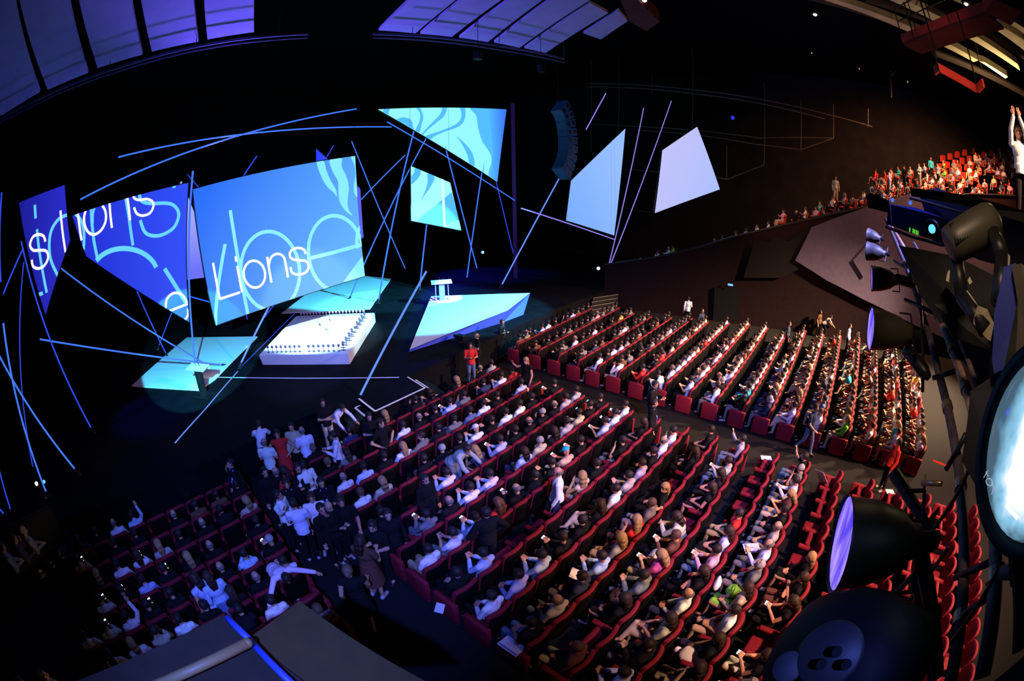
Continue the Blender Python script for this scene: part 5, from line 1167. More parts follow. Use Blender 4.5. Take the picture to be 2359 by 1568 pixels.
# upright black brackets between the lamps and the pipes
brk = MB()
for a, b, wd in (((2100, 1200, 1.15), (2160, 1560, 1.2), .05), ((2060, 1090, 1.3), (2150, 1240, 1.2), .04), ((1985, 1440, 1.25), (2125, 1300, 1.2), .022), ((2110, 1330, 1.3), (2150, 1568, 1.3), .045), ((2330, 1180, 1.2), (2345, 1500, 1.2), .05)):
    A, B_ = atd(*a), atd(*b); mb = MB(); mb.tube(A, B_, wd*.5, wd*.35, 8); part('bracket', mb, METALB, bridge)

VIO = mat('violet_lens', (.1, .05, .3), .2, emit=lin(130, 95, 255), strength=1.05)
def gel_lens():
    m = bpy.data.materials.new('violet_glowing_lens'); m.use_nodes = True; nt = m.node_tree; b = nt.nodes['Principled BSDF']
    tc = nt.nodes.new('ShaderNodeTexCoord'); n = nt.nodes.new('ShaderNodeTexNoise'); n.inputs['Scale'].default_value = 9; mp = nt.nodes.new('ShaderNodeMapping'); mp.inputs['Scale'].default_value = (3, 3, .6)
    nt.links.new(tc.outputs['Object'], mp.inputs[0]); nt.links.new(mp.outputs[0], n.inputs['Vector'])
    r = nt.nodes.new('ShaderNodeValToRGB'); e = r.color_ramp.elements; e[0].position = .35; e[0].color = (*lin(70, 45, 235), 1); e[1].position = .68; e[1].color = (*lin(200, 170, 255), 1)
    nt.links.new(n.outputs['Fac'], r.inputs[0]); nt.links.new(r.outputs[0], b.inputs['Emission Color']); b.inputs['Emission Strength'].default_value = 1.0; b.inputs['Base Color'].default_value = (.1, .05, .3, 1)
    return m
GEL = gel_lens(); DARKL = mat('dark_lens', (.02, .02, .02), .2)
def par_can(a, b, r0, r1, lens, label):
    A, B_ = atd(*a), atd(*b); rt = empty('par_lamp', A, 0, label, 'stage lamp')
    L = (B_-A); d = L.normalized()
    mb = MB(); n = 28; t = d.orthogonal().normalized(); q = d.cross(t); rings = [(-.02, r0*1.05), (0.0, r0*1.05), (.02, r0*1.0), (.35, r0*.93), (.7, (r0+r1)*.5), (.88, r1), (1, r1*.9)]
    v = []; f = []
    for u, r in rings:
        for i in range(n): an = 2*math.pi*i/n; v.append(A+L*u+(t*math.cos(an)+q*math.sin(an))*r)
    for k in range(len(rings)-1): f += [(k*n+i, k*n+(i+1) % n, (k+1)*n+(i+1) % n, (k+1)*n+i) for i in range(n)]
    f.append(tuple(range((len(rings)-1)*n, len(rings)*n)))
    mb.add(v, f); part('can', mb, OLV, rt, True)
    mb = MB(); mb.lathe(A+L*.012, A-L*.004, [(0, r0*.99), (1, r0*.90)], n); part('lens', mb, lens, rt)
    mb = MB(); c = A+L*.75
    mb.path([c+t*r0*1.1, c+t*r0*1.1+L*.3, c-t*r0*1.1+L*.3, c-t*r0*1.1], r0*.05, 6); part('yoke', mb, METALB, rt)
    mb = MB(); mb.tube(B_, B_+d*r0*.6, r1*.5, n=10); part('socket', mb, METALB, rt)
    return rt
par_can((1938, 1252, 1.02), (2112, 1246, 1.085), .104, .045, GEL, 'big round lamp with glowing violet lens, lowest of the lamps on the pipes')
par_can((2006, 757, 2.25), (2098, 768, 2.31), .100, .048, GEL, 'round lamp with violet glowing lens, middle of the lamps on the pipes')
par_can((2009, 641, 3.7), (2068, 645, 3.725), .100, .045, VIO, 'smaller lamp with only a thin violet lens edge, above the middle one')
par_can((1999, 578, 4.6), (2040, 585, 4.55), .092, .035, DARKL, 'unlit olive black lamp, lower of the two unlit ones')
par_can((2000, 542, 5.2), (2028, 550, 5.15), .082, .035, DARKL, 'unlit olive black lamp, upper of the two unlit ones')

# the huge bright lens at the right edge
def bright_lens():
    m = bpy.data.materials.new('glaring_lens'); m.use_nodes = True; nt = m.node_tree; b = nt.nodes['Principled BSDF']
    tc = nt.nodes.new('ShaderNodeTexCoord'); ln_ = nt.nodes.new('ShaderNodeVectorMath'); ln_.operation = 'LENGTH'
    mp = nt.nodes.new('ShaderNodeMapping'); mp.inputs['Location'].default_value = (-.5, -.5, -.5); nt.links.new(tc.outputs['Generated'], mp.inputs[0]); nt.links.new(mp.outputs[0], ln_.inputs[0])
    n = nt.nodes.new('ShaderNodeTexNoise'); n.inputs['Scale'].default_value = 6; nt.links.new(tc.outputs['Generated'], n.inputs['Vector'])
    ad = nt.nodes.new('ShaderNodeMath'); ad.operation = 'MULTIPLY_ADD'; ad.inputs[1].default_value = .16; nt.links.new(n.outputs['Fac'], ad.inputs[0]); nt.links.new(ln_.outputs['Value'], ad.inputs[2])
    r = nt.nodes.new('ShaderNodeValToRGB'); e = r.color_ramp.elements; e[0].position = .42; e[0].color = (1, 1, 1, 1); e[1].position = .60; e[1].color = (*lin(60, 85, 100), 1)
    x = e.new(.50); x.color = (*lin(130, 185, 215), 1)
    nt.links.new(ad.outputs[0], r.inputs[0]); nt.links.new(r.outputs[0], b.inputs['Emission Color']); b.inputs['Emission Strength'].default_value = 1.25; b.inputs['Base Color'].default_value = (.05, .06, .07, 1); b.inputs['Roughness'].default_value = .15
    return m
A = atd(2392, 1034, .86); ax = (EYE-A).normalized(); ax = (ax + (atd(2300, 1034, .86)-atd(2392, 1034, .86)).normalized()*.55).normalized()
rt = empty('follow_spot', A, 0, 'huge lamp at the right edge with a glaring blue-white lens', 'stage lamp')
mb = MB(); n = 40; t = ax.orthogonal().normalized(); q = ax.cross(t)
rings = [(.0, .150), (.012, .158), (.012, .176), (-.05, .186), (-.20, .20), (-.32, .18), (-.36, .10)]; v = []; f = []
for u, r in rings:
    for i in range(n): an = 2*math.pi*i/n; v.append(A+ax*u+(t*math.cos(an)+q*math.sin(an))*r)
for k in range(len(rings)-1): f += [(k*n+i, k*n+(i+1) % n, (k+1)*n+(i+1) % n, (k+1)*n+i) for i in range(n)]
f.append(tuple(range((len(rings)-1)*n, len(rings)*n))); mb.add(v, f); part('housing', mb, mat('matt_black_housing', (.01, .01, .016), .6), rt, True)
mb = MB(); v = [A+ax*.05]; f = []
for k in range(1, 9):
    for i in range(n): an = 2*math.pi*i/n; rr = .149*k/8; v.append(A+ax*(.05*math.sqrt(max(0, 1-(k/8)**2)))+(t*math.cos(an)+q*math.sin(an))*rr)
f = [(0, 1+i, 1+(i+1) % n) for i in range(n)]
for k in range(7): f += [(1+k*n+i, 1+(k+1)*n+i, 1+(k+1)*n+(i+1) % n, 1+k*n+(i+1) % n) for i in range(n)]
mb.add(v, f); lensO = part('lens', mb, bright_lens(), rt, True)
# the pale painted marks near the lens rim
mk = MB()
def onl(px, py, up=.004):
    d = ray(px, py); c = A; t_ = (c+ax*.03-EYE).dot(ax)/d.dot(ax); return EYE+d*(t_-.02)
for pts in ([(2266, 1100), (2276, 1083)], [(2271, 1086), (2276, 1096)], ell(2279, 1110, 7, 9, 0, 360, -30, 14), [(2284, 1139), (2290, 1120), (2296, 1133)], [(2290, 1120), (2284, 1112)]):
    mk.path([onl(*p) for p in pts], .0009, 5)
part('painted_lettering', mk, mat('pale_mark', (.5, .5, .55), .5, emit=lin(170, 185, 200), strength=.8), rt)  # marks brightened by their own emission
mb = MB(); mb.path([onl(2319, 1163), onl(2330, 1178), onl(2344, 1193)], .0035, 6); part('painted_glint', mb, mat('white_glint', (.5, .5, .5), emit=(.9, .95, 1), strength=1.5), rt)  # highlight drawn as a glowing stroke on the lens
mb = MB(); mb.tube(atd(2345, 1240, 1.0), atd(2345, 1330, 1.35), .03, n=10); part('yoke', mb, METALB, rt)

# big dark moving head at the bottom
A = atd(1905, 1545, .78); rt = empty('moving_head', A, 0, 'large round black moving lamp head at the bottom right, seen from behind', 'stage lamp')
B_ = atd(2100, 1500, .98); d = (B_-A).normalized()
mb = MB(); mb.lathe(A, B_, [(-.32, .05), (-.25, .10), (-.1, .135), (.15, .142), (.35, .135), (.37, .128), (.45, .128), (.47, .12), (.75, .105), (.85, .07)], 36); part('housing', mb, mat('black_gloss_shell', (.006, .006, .007), .6, spec=.15), rt, True)
A2 = atd(1912, 1508, .655); mb = MB(); e_ = (EYE-A2).normalized(); mb.lathe(A2-e_*.06, A2+e_*.0, [(0, .055), (.9, .052), (1, .046)], 28); o = part('pivot_disc', mb, mat('grey_plate', (.03, .03, .03), .5, .3), rt, True)
for px, py in ((1928, 1501), (1950, 1531), (1893, 1530)): p = atd(px, py, .645); mb = MB(); mb.lathe(p-e_*.02, p+e_*.004, [(0, .009), (1, .008)], 12); center_mb(mb, rt.location+o.location); mb.build('screw_hole', METALB, o)
p = atd(1815, 1536, .66); mb = MB(); mb.lathe(p+e_*.0, p-e_*.05, [(0, .022), (.1, .025), (1, .025)], 18); part('knob', mb, mat('grey_knob', (.03, .03, .03), .7), rt, True)
mb = MB(); mb.tube(atd(2080, 1500, 1.0), atd(2140, 1420, 1.2), .05, .04, 10); part('yoke', mb, METALB, rt)

# video projector and moving heads at the upper right
def quad_box(c4, r, depth, m, name, root, bev=.01):
    """box whose front corners are seen at four places of the photo at distance r"""
    P = [atd(x, y, r) for x, y in c4]; o_ = ((P[0]+P[1]+P[2]+P[3])/4-EYE).normalized()*depth
    mb = MB(); mb.prism(P, o_); return part(name, mb, m, root)
pr = empty('video_projector', atd(2105, 560, 3.6), 0, 'dark blue video projector with glowing lens and green lights, at the upper right', 'projector')
quad_box([(2047, 470), (2110, 478), (2182, 505), (2172, 561), (2100, 537), (2042, 516)], 3.6, .5, DKB, 'housing', pr)
p = atd(2147, 527, 3.58); e_ = (EYE-p).normalized(); mb = MB(); mb.lathe(p, p+e_*.05, [(0, .075), (.6, .072), (1, .06)], 22); part('lens_barrel', mb, METALB, pr, True)
mb = MB(); mb.ball(p+e_*.045, .034, 14, 10); part('lens', mb, mat('projector_lens', (.1, .1, .1), emit=lin(90, 190, 255), strength=1.6), pr, True)
GRN = mat('green_indicator', (.02, .2, .02), emit=lin(110, 220, 60), strength=1.0)
for x, y in ((2096, 529), (2103.5, 531.5), (2107, 533), (2111, 535), (2114.5, 536.5)): mb = MB(); c = atd(x, y, 3.57); mb.tube(c-Vector((0, 0, .016)), c+Vector((0, 0, .016)), .005, n=6); part('indicator', mb, GRN, pr)
for x, y in ((2056, 461), (2097, 467)): mb = MB(); mb.ball(atd(x, y, 3.55), .016, 8, 6); part('indicator', mb, mat('blue_indicator', (.02, .02, .2), emit=lin(60, 110, 255), strength=1.2), pr)
fr = [(2040, 522), (2100, 545), (2172, 565)]; mb = MB(); mb.path([atd(x, y, 3.5) for x, y in fr], .012, 8); mb.path([atd(x, y, 3.5) for x, y in ((2050, 466), (2053, 516))], .006, 6); mb.path([atd(x, y, 3.55) for x, y in ((2095, 455), (2180, 480), (2215, 490))], .012, 8); part('cradle', mb, PIPED, pr)
def slab(name, pts, r, depth, m, label=None, cat=None, root=None):
    P = [atd(x, y, r if not isinstance(r, (list, tuple)) else r[i]) for i, (x, y) in enumerate(pts)]; c = sum(P, Vector())/len(P); mb = MB(); mb.prism(P, (c-EYE).normalized()*depth)
    if root is not None: return part(name, mb, m, root)
    return thing(name, mb, m, label, cat)
slab('flight_case', [(1994, 450), (2005, 443), (2048, 462), (2046, 490), (2000, 478)], 3.9, .3, METALB, 'black box leaning left of the video projector', 'equipment case')
mh = empty('moving_head', atd(2250, 540, 2.0), 0, 'olive black moving lamp head with cooling fins, right of the projector', 'stage lamp')
A, B_ = atd(2196, 560, 1.95), atd(2292, 506, 2.05)
mb = MB(); mb.lathe(A, B_, [(-.12, .055), (-.1, .072), (.1, .082), (.5, .088), (.85, .086), (1.0, .07), (1.08, .035)], 28); part('housing', mb, OLV, mh, True)
for k in range(8):
    c = A+(B_-A)*(.06+.05*k); e_ = (EYE-c).normalized(); up = Vector((0, 0, 1)); mb = MB(); u_ = (B_-A).normalized(); s_ = (up-u_*up.dot(u_)).normalized()
    mb.tube(c+s_*.07+e_*.03, c-s_*.01+e_*.088, .006, n=6); part('cooling_fin', mb, METALB, mh)
mb = MB(); mb.path([atd(2290, 540, 1.95), atd(2310, 590, 1.85), atd(2300, 700, 1.75)], .04, 10); mb.path([atd(2200, 580, 2.0), atd(2215, 680, 1.9), atd(2270, 760, 1.8)], .035, 10); part('yoke', mb, METALB, mh, True)
m2 = empty('moving_head', atd(2330, 760, 1.5), 0, 'deep blue and black moving lamp yoke above the glaring lens', 'stage lamp')
slab('yoke_arm', [(2285, 830), (2290, 720), (2312, 615), (2340, 605), (2352, 640), (2330, 760), (2312, 850), (2290, 860)], 1.45, .12, DKB, root=m2)
slab('side_cover', [(2330, 612), (2352, 606), (2400, 640), (2400, 900), (2330, 900), (2345, 700)], 1.42, .1, OLV, root=m2)
slab('base', [(2150, 700), (2180, 660), (2215, 700), (2300, 740), (2290, 810), (2200, 780)], 2.3, .2, METALB, root=m2)
slab('power_supply', [(2243, 735), (2252, 703), (2275, 712), (2290, 745), (2282, 785), (2275, 782), (2242, 745)], 1.8, .1, mat('dusty_grey_case', (.22, .18, .12), .6, noise=.3, scale=30), 'dusty grey electrical box with ridges between the dark lamps', 'electrical box')
slab('label_tag', [(2229, 645), (2234, 637), (2240, 650), (2233, 655)], 1.9, .004, mat('cream_tag', (.45, .40, .28), .7), 'small cream tag hanging among the dark lamps', 'tag')
slab('label_tag', [(2183, 625), (2189, 621), (2186, 650), (2179, 646)], 2.0, .004, MATS['cream_tag'], 'narrow cream tag left of the small cream one', 'tag')
# bridge deck, rails and dark plates
slab('bridge_rail', [(2095, 432), (2240, 452), (2380, 492), (2380, 520), (2240, 478), (2100, 452)], 2.8, .06, METALB, 'thick black top rail of the lighting bridge', 'rail')
slab('bridge_plate', [(2115, 440), (2160, 432), (2240, 470), (2380, 520), (2390, 640), (2260, 600), (2150, 560)], 4.2, .15, mat('dark_grey_plate', (.035, .034, .03), .7, noise=.3, scale=10), 'dark grey plate of the lighting bridge behind the projector', 'plate')
slab('bridge_plate', [(2070, 565), (2200, 590), (2300, 640), (2390, 650), (2400, 990), (2290, 960), (2200, 800), (2120, 680)], 2.9, .1, mat('dark_slate_plate', (.028, .027, .025), .8, noise=.4, scale=6), 'large dark slanted plate behind the moving lamp heads', 'plate')
slab('bridge_plate', [(2290, 1568), (2370, 1500), (2450, 1500), (2450, 1700), (2200, 1700)], 1.2, .05, MATS['dark_grey_plate'], 'dark plate in the lower right corner', 'plate')
slab('bridge_plate', [(2235, 900), (2400, 780), (2450, 900), (2450, 1300), (2300, 1230), (2215, 1060)], 1.5, .05, MATS['matt_black_housing'], 'black panel around the glaring lens', 'plate')
for a, b, c_ in (((2060, 640, 3.6), (2110, 655, 3.6), 'upper'), ((2085, 800, 2.6), (2140, 870, 2.5), 'lower')):
    A, B_ = atd(*a), atd(*b); mb = MB(); mb.lathe(A, B_, [(0, .025), (.1, .04), (.8, .04), (1, .02)], 14); thing('lamp_ballast', mb, METALB, 'black cylinder behind the pipes, %s one' % c_, 'lamp ballast', None, True)

# ------------------------------------------------------------------ dark box front and handrails under the camera
def zplate(name, pts, z, th, m, label, cat):
    mb = MB(); mb.prism([atz(x, y, z) for x, y in pts], (0, 0, -th)); return thing(name, mb, m, label, cat)
GRY = mat('dark_olive_board', (.038, .026, .005), .85, noise=.15, scale=8); NVY = mat('dark_navy_board', (.018, .014, .007), .85, noise=.15, scale=8)
zplate('box_cover', [(175, 1568), (515, 1415), (580, 1475), (700, 1568), (760, 1640), (-100, 1700)], 4.62, .08, NVY, 'dark navy board covering the box below, left of the blue-lit rail', 'board')
zplate('box_cover', [(566, 1474), (690, 1383), (980, 1568), (1060, 1640), (760, 1640), (700, 1568)], 4.6, .08, GRY, 'dark olive grey board with a peaked corner, right of the blue-lit rail', 'board')
mb = MB(); mb.path([atz(524, 1422, 4.66), atz(576, 1474, 4.67), atz(690, 1590, 4.67)], .028, 10); thing('handrail', mb, mat('blue_lit_rail', (.03, .06, .55), .4), 'blue-lit rail running down over the dark boards', 'handrail', None, True)  # blue light along the edge painted as the rail colour
mb = MB(); mb.path([atz(330, 1590, 4.78), atz(570, 1480, 4.78)], .04, 12); mb.ball(atz(570, 1480, 4.78), .04, 10, 8); thing('handrail', mb, mat('olive_rail', (.16, .13, .05), .5), 'thick olive brown rail meeting the blue-lit rail', 'handrail', None, True)

# ------------------------------------------------------------------ ceiling panels, rims, beams
CLP = mat('pale_canvas_panel', (.40, .36, .50), .9, noise=.06, scale=1.2)
def ext(pts, k=1.9):
    """prolong a panel that leaves the picture: the points on the upper edge are moved outwards"""
    return pts
pan = [([(-160, 60), (-60, -60), (32, 0), (92, 212), (8, 264), (-30, 275)], 'leftmost'), ([(45, 0), (158, 0), (203, 168), (110, 207)], 'second'), ([(182, 0), (302, 0), (328, 126), (225, 157)], 'third'),
       ([(325, 0), (446, 0), (457, 96), (350, 119)], 'fourth'), ([(470, 0), (585, 0), (585, 74), (478, 91)], 'fifth')]
pan2 = [([(872, 70), (943, 0), (1050, 0), (957, 77)], 'first'), ([(968, 78), (1062, 0), (1155, 0), (1041, 85)], 'second'), ([(1058, 87), (1172, 0), (1250, 0), (1124, 97)], 'third'), ([(1138, 98), (1265, 0), (1360, 0), (1197, 110)], 'fourth'),
        ([(1208, 111), (1360, 8), (1402, 30), (1257, 122)], 'fifth'), ([(1344, 77), (1425, 25), (1446, 49), (1384, 91)], 'sixth and smallest')]
def panel(pts, lab, z=14.0):
    P = [atz(x, max(y, -60), z) for x, y in pts]
    # the far half of a panel that is cut by the picture's edge goes on for two metres
    Q = []
    for (x, y), p in zip(pts, P):
        if y <= 0 and len(pts) == 4:
            i = pts.index((x, y)); mate = P[3] if i == 0 else (P[0] if i == 1 and pts[0][1] > 0 else P[2])
            d = (p-mate).normalized(); p = p + d*2.5
        Q.append(p)
    mb = MB(); mb.prism(Q, (0, 0, .12)); o = thing('ceiling_panel', mb, CLP, lab, 'ceiling panel', 'ceiling panels')
    c = o.location; w_ = MB(); w_.tube(c+Vector((0, 0, .1)), (c.x, c.y, 22.0), .02, n=6); part('suspension_wire', w_, METALB, o)
for p, n_ in pan: panel(p, 'dim violet canvas ceiling panel at the upper left, %s from the left edge' % n_)
for p, n_ in pan2: panel(p, 'blue-violet canvas ceiling panel at the top centre, %s from its left' % n_)
for k, pts in enumerate(([(-20, 285), (60, 243), (150, 200), (250, 163), (350, 132), (450, 108), (560, 90), (640, 82), (710, 78)], [(860, 78), (950, 82), (1050, 91), (1150, 106), (1230, 120), (1300, 135)])):
    mb = MB(); mb.path([atz(x, y, 13.6) for x, y in pts], .05, 6); mb.path([atz(x, y+9, 13.3) for x, y in pts], .03, 6)
    for x, y in pts[1::2]: mb.tube(atz(x, y, 13.6), Vector((atz(x, y, 13.6).x, atz(x, y, 13.6).y, 22)), .015, n=5)
    thing('lighting_bar', mb, mat('dim_violet_bar', (.10, .09, .2), .5), ['long curved lighting bar below the left ceiling panels', 'curved lighting bar below the centre ceiling panels'][k], 'lighting bar')
mb = MB(); p = atz(1130, 150, 13); q_ = atz(1101, 128, 12.5); mb.tube(q_, (q_.x, q_.y, 22), .01, n=5); mb.box(atz(1101, 128, 12.5), (.25, .25, .3)); thing('hanging_lamp', mb, METALB, 'small dark lamp hanging on a wire below the second centre panel', 'lamp')
mb = MB(); q_ = atz(1247, 158, 12.5); mb.tube(q_, (q_.x, q_.y, 22), .01, n=5); mb.box(atz(1247, 158, 12.5), (.25, .25, .3)); thing('hanging_lamp', mb, METALB, 'small dark lamp hanging on a wire below the fifth centre panel', 'lamp')
# warm lit battens at the upper right
BAT = mat('cream_ceiling_batten', (.75, .66, .42), .8, noise=.15, scale=2)
bats = [[(1900, 1), (1912, -4), (2123, 73), (2102, 78)], [(2039, -4), (2072, -4), (2183, 47), (2164, 55)], [(2161, 101), (2176, 96), (2254, 139), (2243, 143)], [(2222, 83), (2240, 78), (2345, 148), (2350, 163)],
        [(2289, 65), (2306, 60), (2362, 94), (2362, 118)], [(2256, 141), (2268, 143), (2322, 177), (2316, 181)], [(2322, 53), (2335, 49), (2368, 70), (2368, 84)], [(2180, -6), (2210, -6), (2235, 8), (2222, 12)]]
for k, b in enumerate(bats):
    mb = MB(); mb.prism([atz(x, y, 14.2) for x, y in b], (0, 0, .25)); o = thing('ceiling_batten', mb, BAT, 'warm lit cream ceiling slat at the upper right, %s counted from the left' % ORD[k], 'ceiling slat', 'ceiling slats')
    c = o.location; w_ = MB(); w_.tube(c+Vector((0, 0, .2)), (c.x, c.y, 22.0), .02, n=6); part('suspension_wire', w_, METALB, o)
for k, (a, b) in enumerate((((1860, -10), (2160, 92)), ((1990, -5), (2215, 75)), ((2150, 120), (2359, 215)), ((2260, 70), (2359, 128)))):
    mb = MB(); A, B_ = atz(*a, 14.6), atz(*b, 14.6); mb.tube(A, B_, .16, n=8); mb.tube((A+B_)/2, ((A+B_)/2).xy.to_3d()+Vector((0, 0, 22)), .02, n=5); thing('ceiling_beam', mb, mat('dark_brown_beam', (.05, .03, .025), .7), 'dark round ceiling beam between the lit slats, %s from the left' % ORD[k], 'ceiling beam')
REDP = mat('red_catwalk_paint', (.40, .03, .02), .6, noise=.15, scale=2); REDD = mat('dark_red_paint', (.09, .01, .01), .7)
rt = empty('catwalk', atz(2080, 100, 13), 0, 'red-edged overhead catwalk with railing at the upper right', 'catwalk')
A, B_, C_ = atz(2080, 98, 13), atz(2272, 26, 13), atz(2292, -8, 13)
for a, b in ((A, B_), (B_, C_)):
    mb = MB(); s_ = Vector((-(b-a).y, (b-a).x, 0)).normalized()*.02; mb.prism([a-s_, b-s_, b+s_, a+s_], (0, 0, .26)); part('kick_board', mb, REDP, rt)
    n_ = Vector((-(b-a).y, (b-a).x, 0)).normalized()*.8
    if (a+n_-EYE).length < (a-EYE).length: n_ = -n_
    mb = MB(); mb.prism([a, b, b+n_, a+n_], (0, 0, -.08)); part('deck', mb, REDD, rt)
    mb = MB(); 
    for h_ in (.7, 1.15): mb.tube(a+Vector((0, 0, h_)), b+Vector((0, 0, h_)), .02, n=6)
    m_ = int((b-a).length/.8)+1
    for i in range(m_+1): p = a+(b-a)*(i/m_); mb.tube(p, p+Vector((0, 0, 1.15)), .02, n=6)
    part('railing', mb, METALB, rt)
    for t in (.15, .6): p = a+(b-a)*t; mb = MB(); mb.tube(p, (p.x, p.y, 22), .03, n=6); part('hanger', mb, METALB, rt)
for px, py in ((2093, 96), (2193, 53)): mb = MB(); mb.box(atz(px, py, 13.15)+Vector((-.06, 0, 0)), (.05, .25, .1)); part('tube_lamp', mb, mat('warm_lamp', (.5, .4, .3), emit=(1, .75, .5), strength=1.5), rt)
mb = MB(); z = 10.5; pts = [atz(x, y, z) for x, y in ((2153, 172), (2163, 163), (2252, 213), (2265, 200))]
mb = MB()
for a, b in zip(pts, pts[1:]): s_ = Vector((0, 0, .17)); mb.prism([a, b, b+s_, a+s_], (Vector((-(b-a).y, (b-a).x, 0)).normalized()*.05))
o = thing('catwalk_edge', mb, REDP, 'thin zigzag red edge board below the lit ceiling slats', 'edge board')
w_ = MB(); w_.tube(pts[1], (pts[1].x, pts[1].y, 22), .02, n=5); w_.tube(pts[2], (pts[2].x, pts[2].y, 22), .02, n=5); part('suspension_wire', w_, METALB, o)
for k, (px, py) in enumerate(((1485, 3), (1508, 49), (1878, 35), (2226, 11))):
    p = atz(px, py, 13.5); mb = MB(); mb.lathe(p+Vector((0, 0, .02)), p+Vector((0, 0, .4)), [(0, .14), (1, .06)], 12); mb.tube(p+Vector((0, 0, .4)), (p.x, p.y, 22), .015, n=5); o = thing('house_lamp', mb, METALB, 'small bright warm ceiling lamp, %s from the left' % ORD[k], 'ceiling lamp')
    mb = MB(); mb.lathe(p-Vector((0, 0, .02)), p+Vector((0, 0, .02)), [(0, .03), (1, .07)], 12); part('bulb', mb, mat('warm_bulb', (.5, .4, .3), emit=(1, .8, .55), strength=5), o)
mb = MB(); mb.prism([atz(x, y, 13.4) for x, y in ((1425, -8), (1460, -8), (1520, 50), (1490, 72), (1450, 50))], (0, 0, .5)); p = atz(1470, 30, 13.4); mb.tube(p, (p.x, p.y, 22), .03, n=6); thing('ceiling_gantry', mb, REDD, 'dark red gantry piece between the centre panels and the dark roof', 'gantry')
# galleries, pipes and hanging things on the dark right wall
GAL = mat('brown_gallery_pipe', (.20, .15, .10), .5, .4, noise=.3, scale=6)
def run(pts, x, r=.04): 
    mb = MB(); mb.path([atx(px, py, x) for px, py in pts], r, 6); return mb
rt = empty('lighting_gallery', atx(1600, 230, 36), 0, 'faint curved metal gallery rails high on the dark right wall', 'gallery')
for pts, r in (([(1350, 192), (1480, 196), (1600, 207), (1750, 228), (1900, 262), (2010, 292)], .05), ([(1350, 200), (1480, 204), (1600, 216), (1750, 238), (1900, 274)], .05), ([(1350, 285), (1440, 290), (1600, 300), (1750, 318), (1920, 318)], .04), ([(1470, 300), (1600, 310), (1740, 332), (1845, 345), (1920, 318)], .04), ([(1440, 390), (1540, 398), (1600, 400), (1675, 413), (1760, 380)], .04), ([(1440, 480), (1500, 490)], .03)):
    part('rail', run(pts, 36, r), GAL, rt)
for x_, y0, y1 in ((1361, 105, 350), (1425, 110, 300), (1502, 170, 215), (1594, 110, 300), (1595, 215, 300), (1760, 190, 380), (1845, 230, 345), (1920, 240, 318), (2000, 250, 292), (1674, 335, 413)):
    part('post', run([(x_, y0), (x_, y1)], 36, .03), GAL, rt)
rt2 = empty('lighting_gallery', atx(2000, 150, 40), 0, 'dark truss members under the roof at the upper right', 'gallery')
for pts in ([(1850, 60), (1960, 110), (2050, 140)], [(1900, 85), (2000, 105), (2080, 130)], [(2025, 95), (2055, 175), (2080, 140)], [(1915, 130), (1940, 105)], [(2052, 180), (2054, 225)], [(1540, 20), (1700, 60), (1800, 75)], [(1560, 80), (1640, 60), (1700, 90)], [(1700, 30), (1760, 70), (1840, 40)]):
    part('truss_member', run(pts, 39, .06), GAL, rt2)
for k, (px, py) in enumerate(((1979, 158), (2090, 188), (1870, 122))):
    p = atx(px, py, 33); mb = MB(); mb.ball(p, .14, 8, 6); o = thing('wall_lamp', mb, METALB, 'faint amber lamp on the dark right wall, %s of three' % ORD[k], 'lamp'); mb = MB(); mb.ball(p+Vector((-.12, 0, -.05)), .06, 6, 4); part('bulb', mb, mat('amber_bulb', (.4, .2, .05), emit=(.9, .45, .08), strength=.8), o)

# ------------------------------------------------------------------ loose paper things
PAP = mat('white_paper', (.78, .76, .8), .7)
def paper(px, py, z, rz, sz, label, name='paper_sheet', lit=False, tilt=(0, 0), cat='paper', deco=False):
    p = atz(px, py, z); mb = MB(); mb.box((0, 0, 0), (sz[0], sz[1], .006)); o = mb.build(name, PAP); o.location = p; o.rotation_euler = (rad(tilt[0]), rad(tilt[1]), rad(rz)); tag(o, label, cat)
    if deco:
        mb = MB(); mb.box((0, sz[1]*.36, .0045), (sz[0]*.9, sz[1]*.14, .002)); mb.build('blue_header_strip', mat('blue_print', (.12, .22, .55), .6), o)
        mb = MB()
        for i in range(10):
            mb.box((-sz[0]*.27+sz[0]*.06*i, -.0, .0045), (sz[0]*(.035 if i != 4 else .012), sz[1]*.07, .002))
        mb.build('printed_lettering', mat('grey_print', (.3, .28, .35), .6), o)
    return o
def armcard(px, py, z, rz, sz, label, name, deco=True, cat='card'):
    """a card lying on the outer armrest of the row end nearest to that place"""
    best = None
    for s in SEATS:
        if s['block'] != 'middle' or s['end'] == 0: continue
        q = s['loc']+Matrix.Rotation(s['rz'], 3, 'Z') @ Vector(((SW/2)*s['end'], .02, .675)); x, y = project(q); d = math.hypot(x-px, y-py)
        if best is None or d < best[0]: best = (d, q, s['rz'])
    o = paper(px, py, z, 0, sz, label, name, deco=deco, cat=cat); o.location = best[1]+Vector((0, 0, .004)); o.rotation_euler.z = best[2]+rad(rz-60+90)
armcard(1174, 1532, .69, 60, (.42, .26), 'white reserved card with a blue strip on the armrest at the bottom aisle end', 'reserved_card', deco=True, cat='card')
armcard(1779, 1046, .69, 85, (.34, .22), 'white reserved card on the armrest at the far aisle end, left of two', 'reserved_card', deco=True, cat='card')
armcard(2052, 1110, .69, 85, (.30, .22), 'white reserved card on the armrest at the far aisle end, right of two', 'reserved_card', deco=True, cat='card')
paper(1893, 1098, .95, 40, (.40, .45), 'open newspaper held up by the seated person in white', 'newspaper', tilt=(55, 20), cat='newspaper')
paper(1732, 1262, .78, 30, (.30, .38), 'magazine with a pictured cover lying in the middle rows', 'magazine', deco=True, cat='magazine')
paper(1333, 1325, .88, 20, (.26, .34), 'grey magazine held open by a person in dark navy', 'magazine', tilt=(20, 0), cat='magazine')
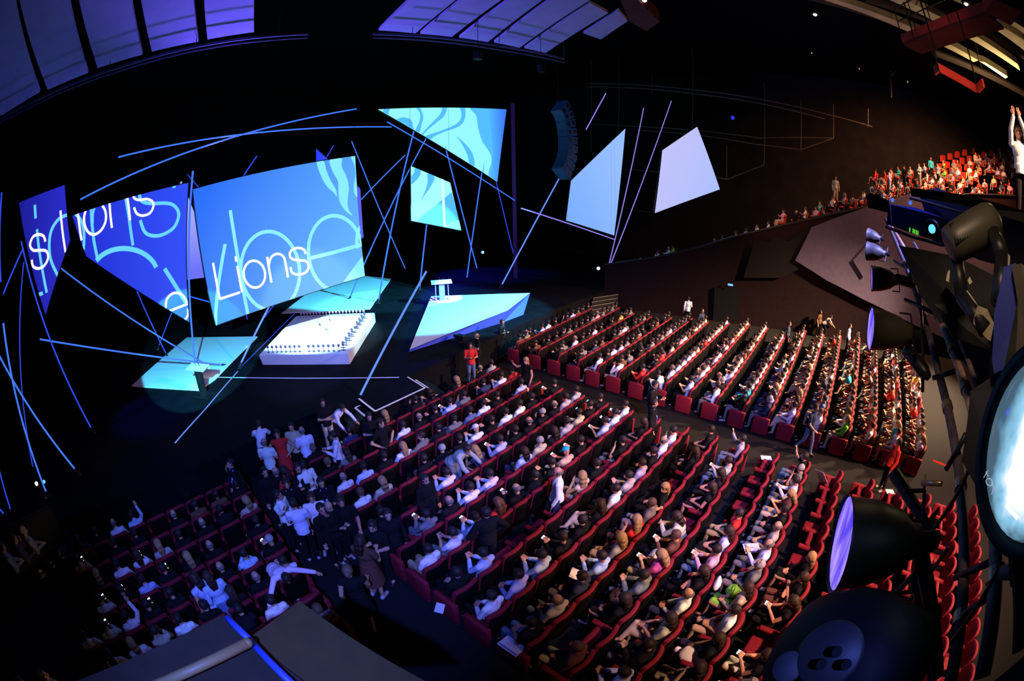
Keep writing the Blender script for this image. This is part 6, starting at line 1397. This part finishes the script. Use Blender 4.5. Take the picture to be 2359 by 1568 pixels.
paper(1013, 1400, .80, 40, (.26, .16), 'cream paper folder on a lap at the near aisle end', 'paper_folder', tilt=(15, 10), cat='folder')
mb = MB(); mb.box((0, 0, 0), (.2, .26, .01), bev=.003); o = mb.build('tablet', PHB); o.location = atz(430.5, 1143, 1.0); o.rotation_euler = (rad(60), 0, rad(-160)); tag(o, 'large lit tablet glowing alone over the near left rows', 'tablet')
mb = MB(); mb.box((0, 0, .007), (.18, .24, .003)); mb.build('screen', PHM, o)
# camera stand and floor monitors near the stage
p = atz(1066, 845, 0); rt = empty('camera_stand', p, 0, 'black video camera on a stand beside the person in red', 'video camera')
for k in range(3): an = k*2.1; mb = MB(); mb.tube((0, 0, 1.2), (math.cos(an)*.5, math.sin(an)*.5, 0), .02, n=6); mb.build('leg', METALB, rt)
mb = MB(); mb.box((0, 0, 1.4), (.25, .5, .25), bev=.02); mb.tube((0, .25, 1.4), (0, .45, 1.4), .07, n=12); mb.build('camera_body', METALB, rt)
# handbags and coats
def blob(name, px, py, z, r, m, label, cat='bag'):
    p = atz(px, py, z); mb = MB(); mb.ball((0, 0, 0), r, 12, 8); mb.ball((r[0]*.3, r[1]*.2, r[2]*.2), (r[0]*.8, r[1]*.7, r[2]*.9), 12, 8)
    me = remesh(mb, .02, m); o = bpy.data.objects.new(name, me); COL.objects.link(o); o.location = p; tag(o, label, cat)
    if cat == 'bag':
        h = MB(); h.path([Vector((r[0]*.6*math.cos(a), 0, r[2]*.8+.12*math.sin(a))) for a in [i*math.pi/8 for i in range(9)]], .01, 6); h.build('handle', m, o)
blob('handbag', 1508, 1286, .78, (.2, .16, .15), mat('cream_cloth', (.6, .55, .42), .9), 'cream gathered handbag on the lap of the person in magenta')
blob('handbag', 1690, 1362, .72, (.16, .18, .08), mat('green_cloth', (.2, .5, .05), .9), 'bright green scarf-like bag on a lap in the middle rows')
blob('draped_coat', 1652, 1345, .96, (.16, .08, .13), mat('white_cloth', (.75, .73, .7), .9), 'white coat draped over a seat back', 'coat')
blob('draped_coat', 1586, 1510, .62, (.16, .2, .12), mat('white_cloth', (.75, .73, .7), .9), 'cream jacket heaped over a seat in the bottom rows', 'coat')
blob('handbag', 1425, 1375, .62, (.2, .2, .14), mat('brown_leather', (.09, .045, .025), .5), 'large dark brown leather handbag between knees in the middle rows')
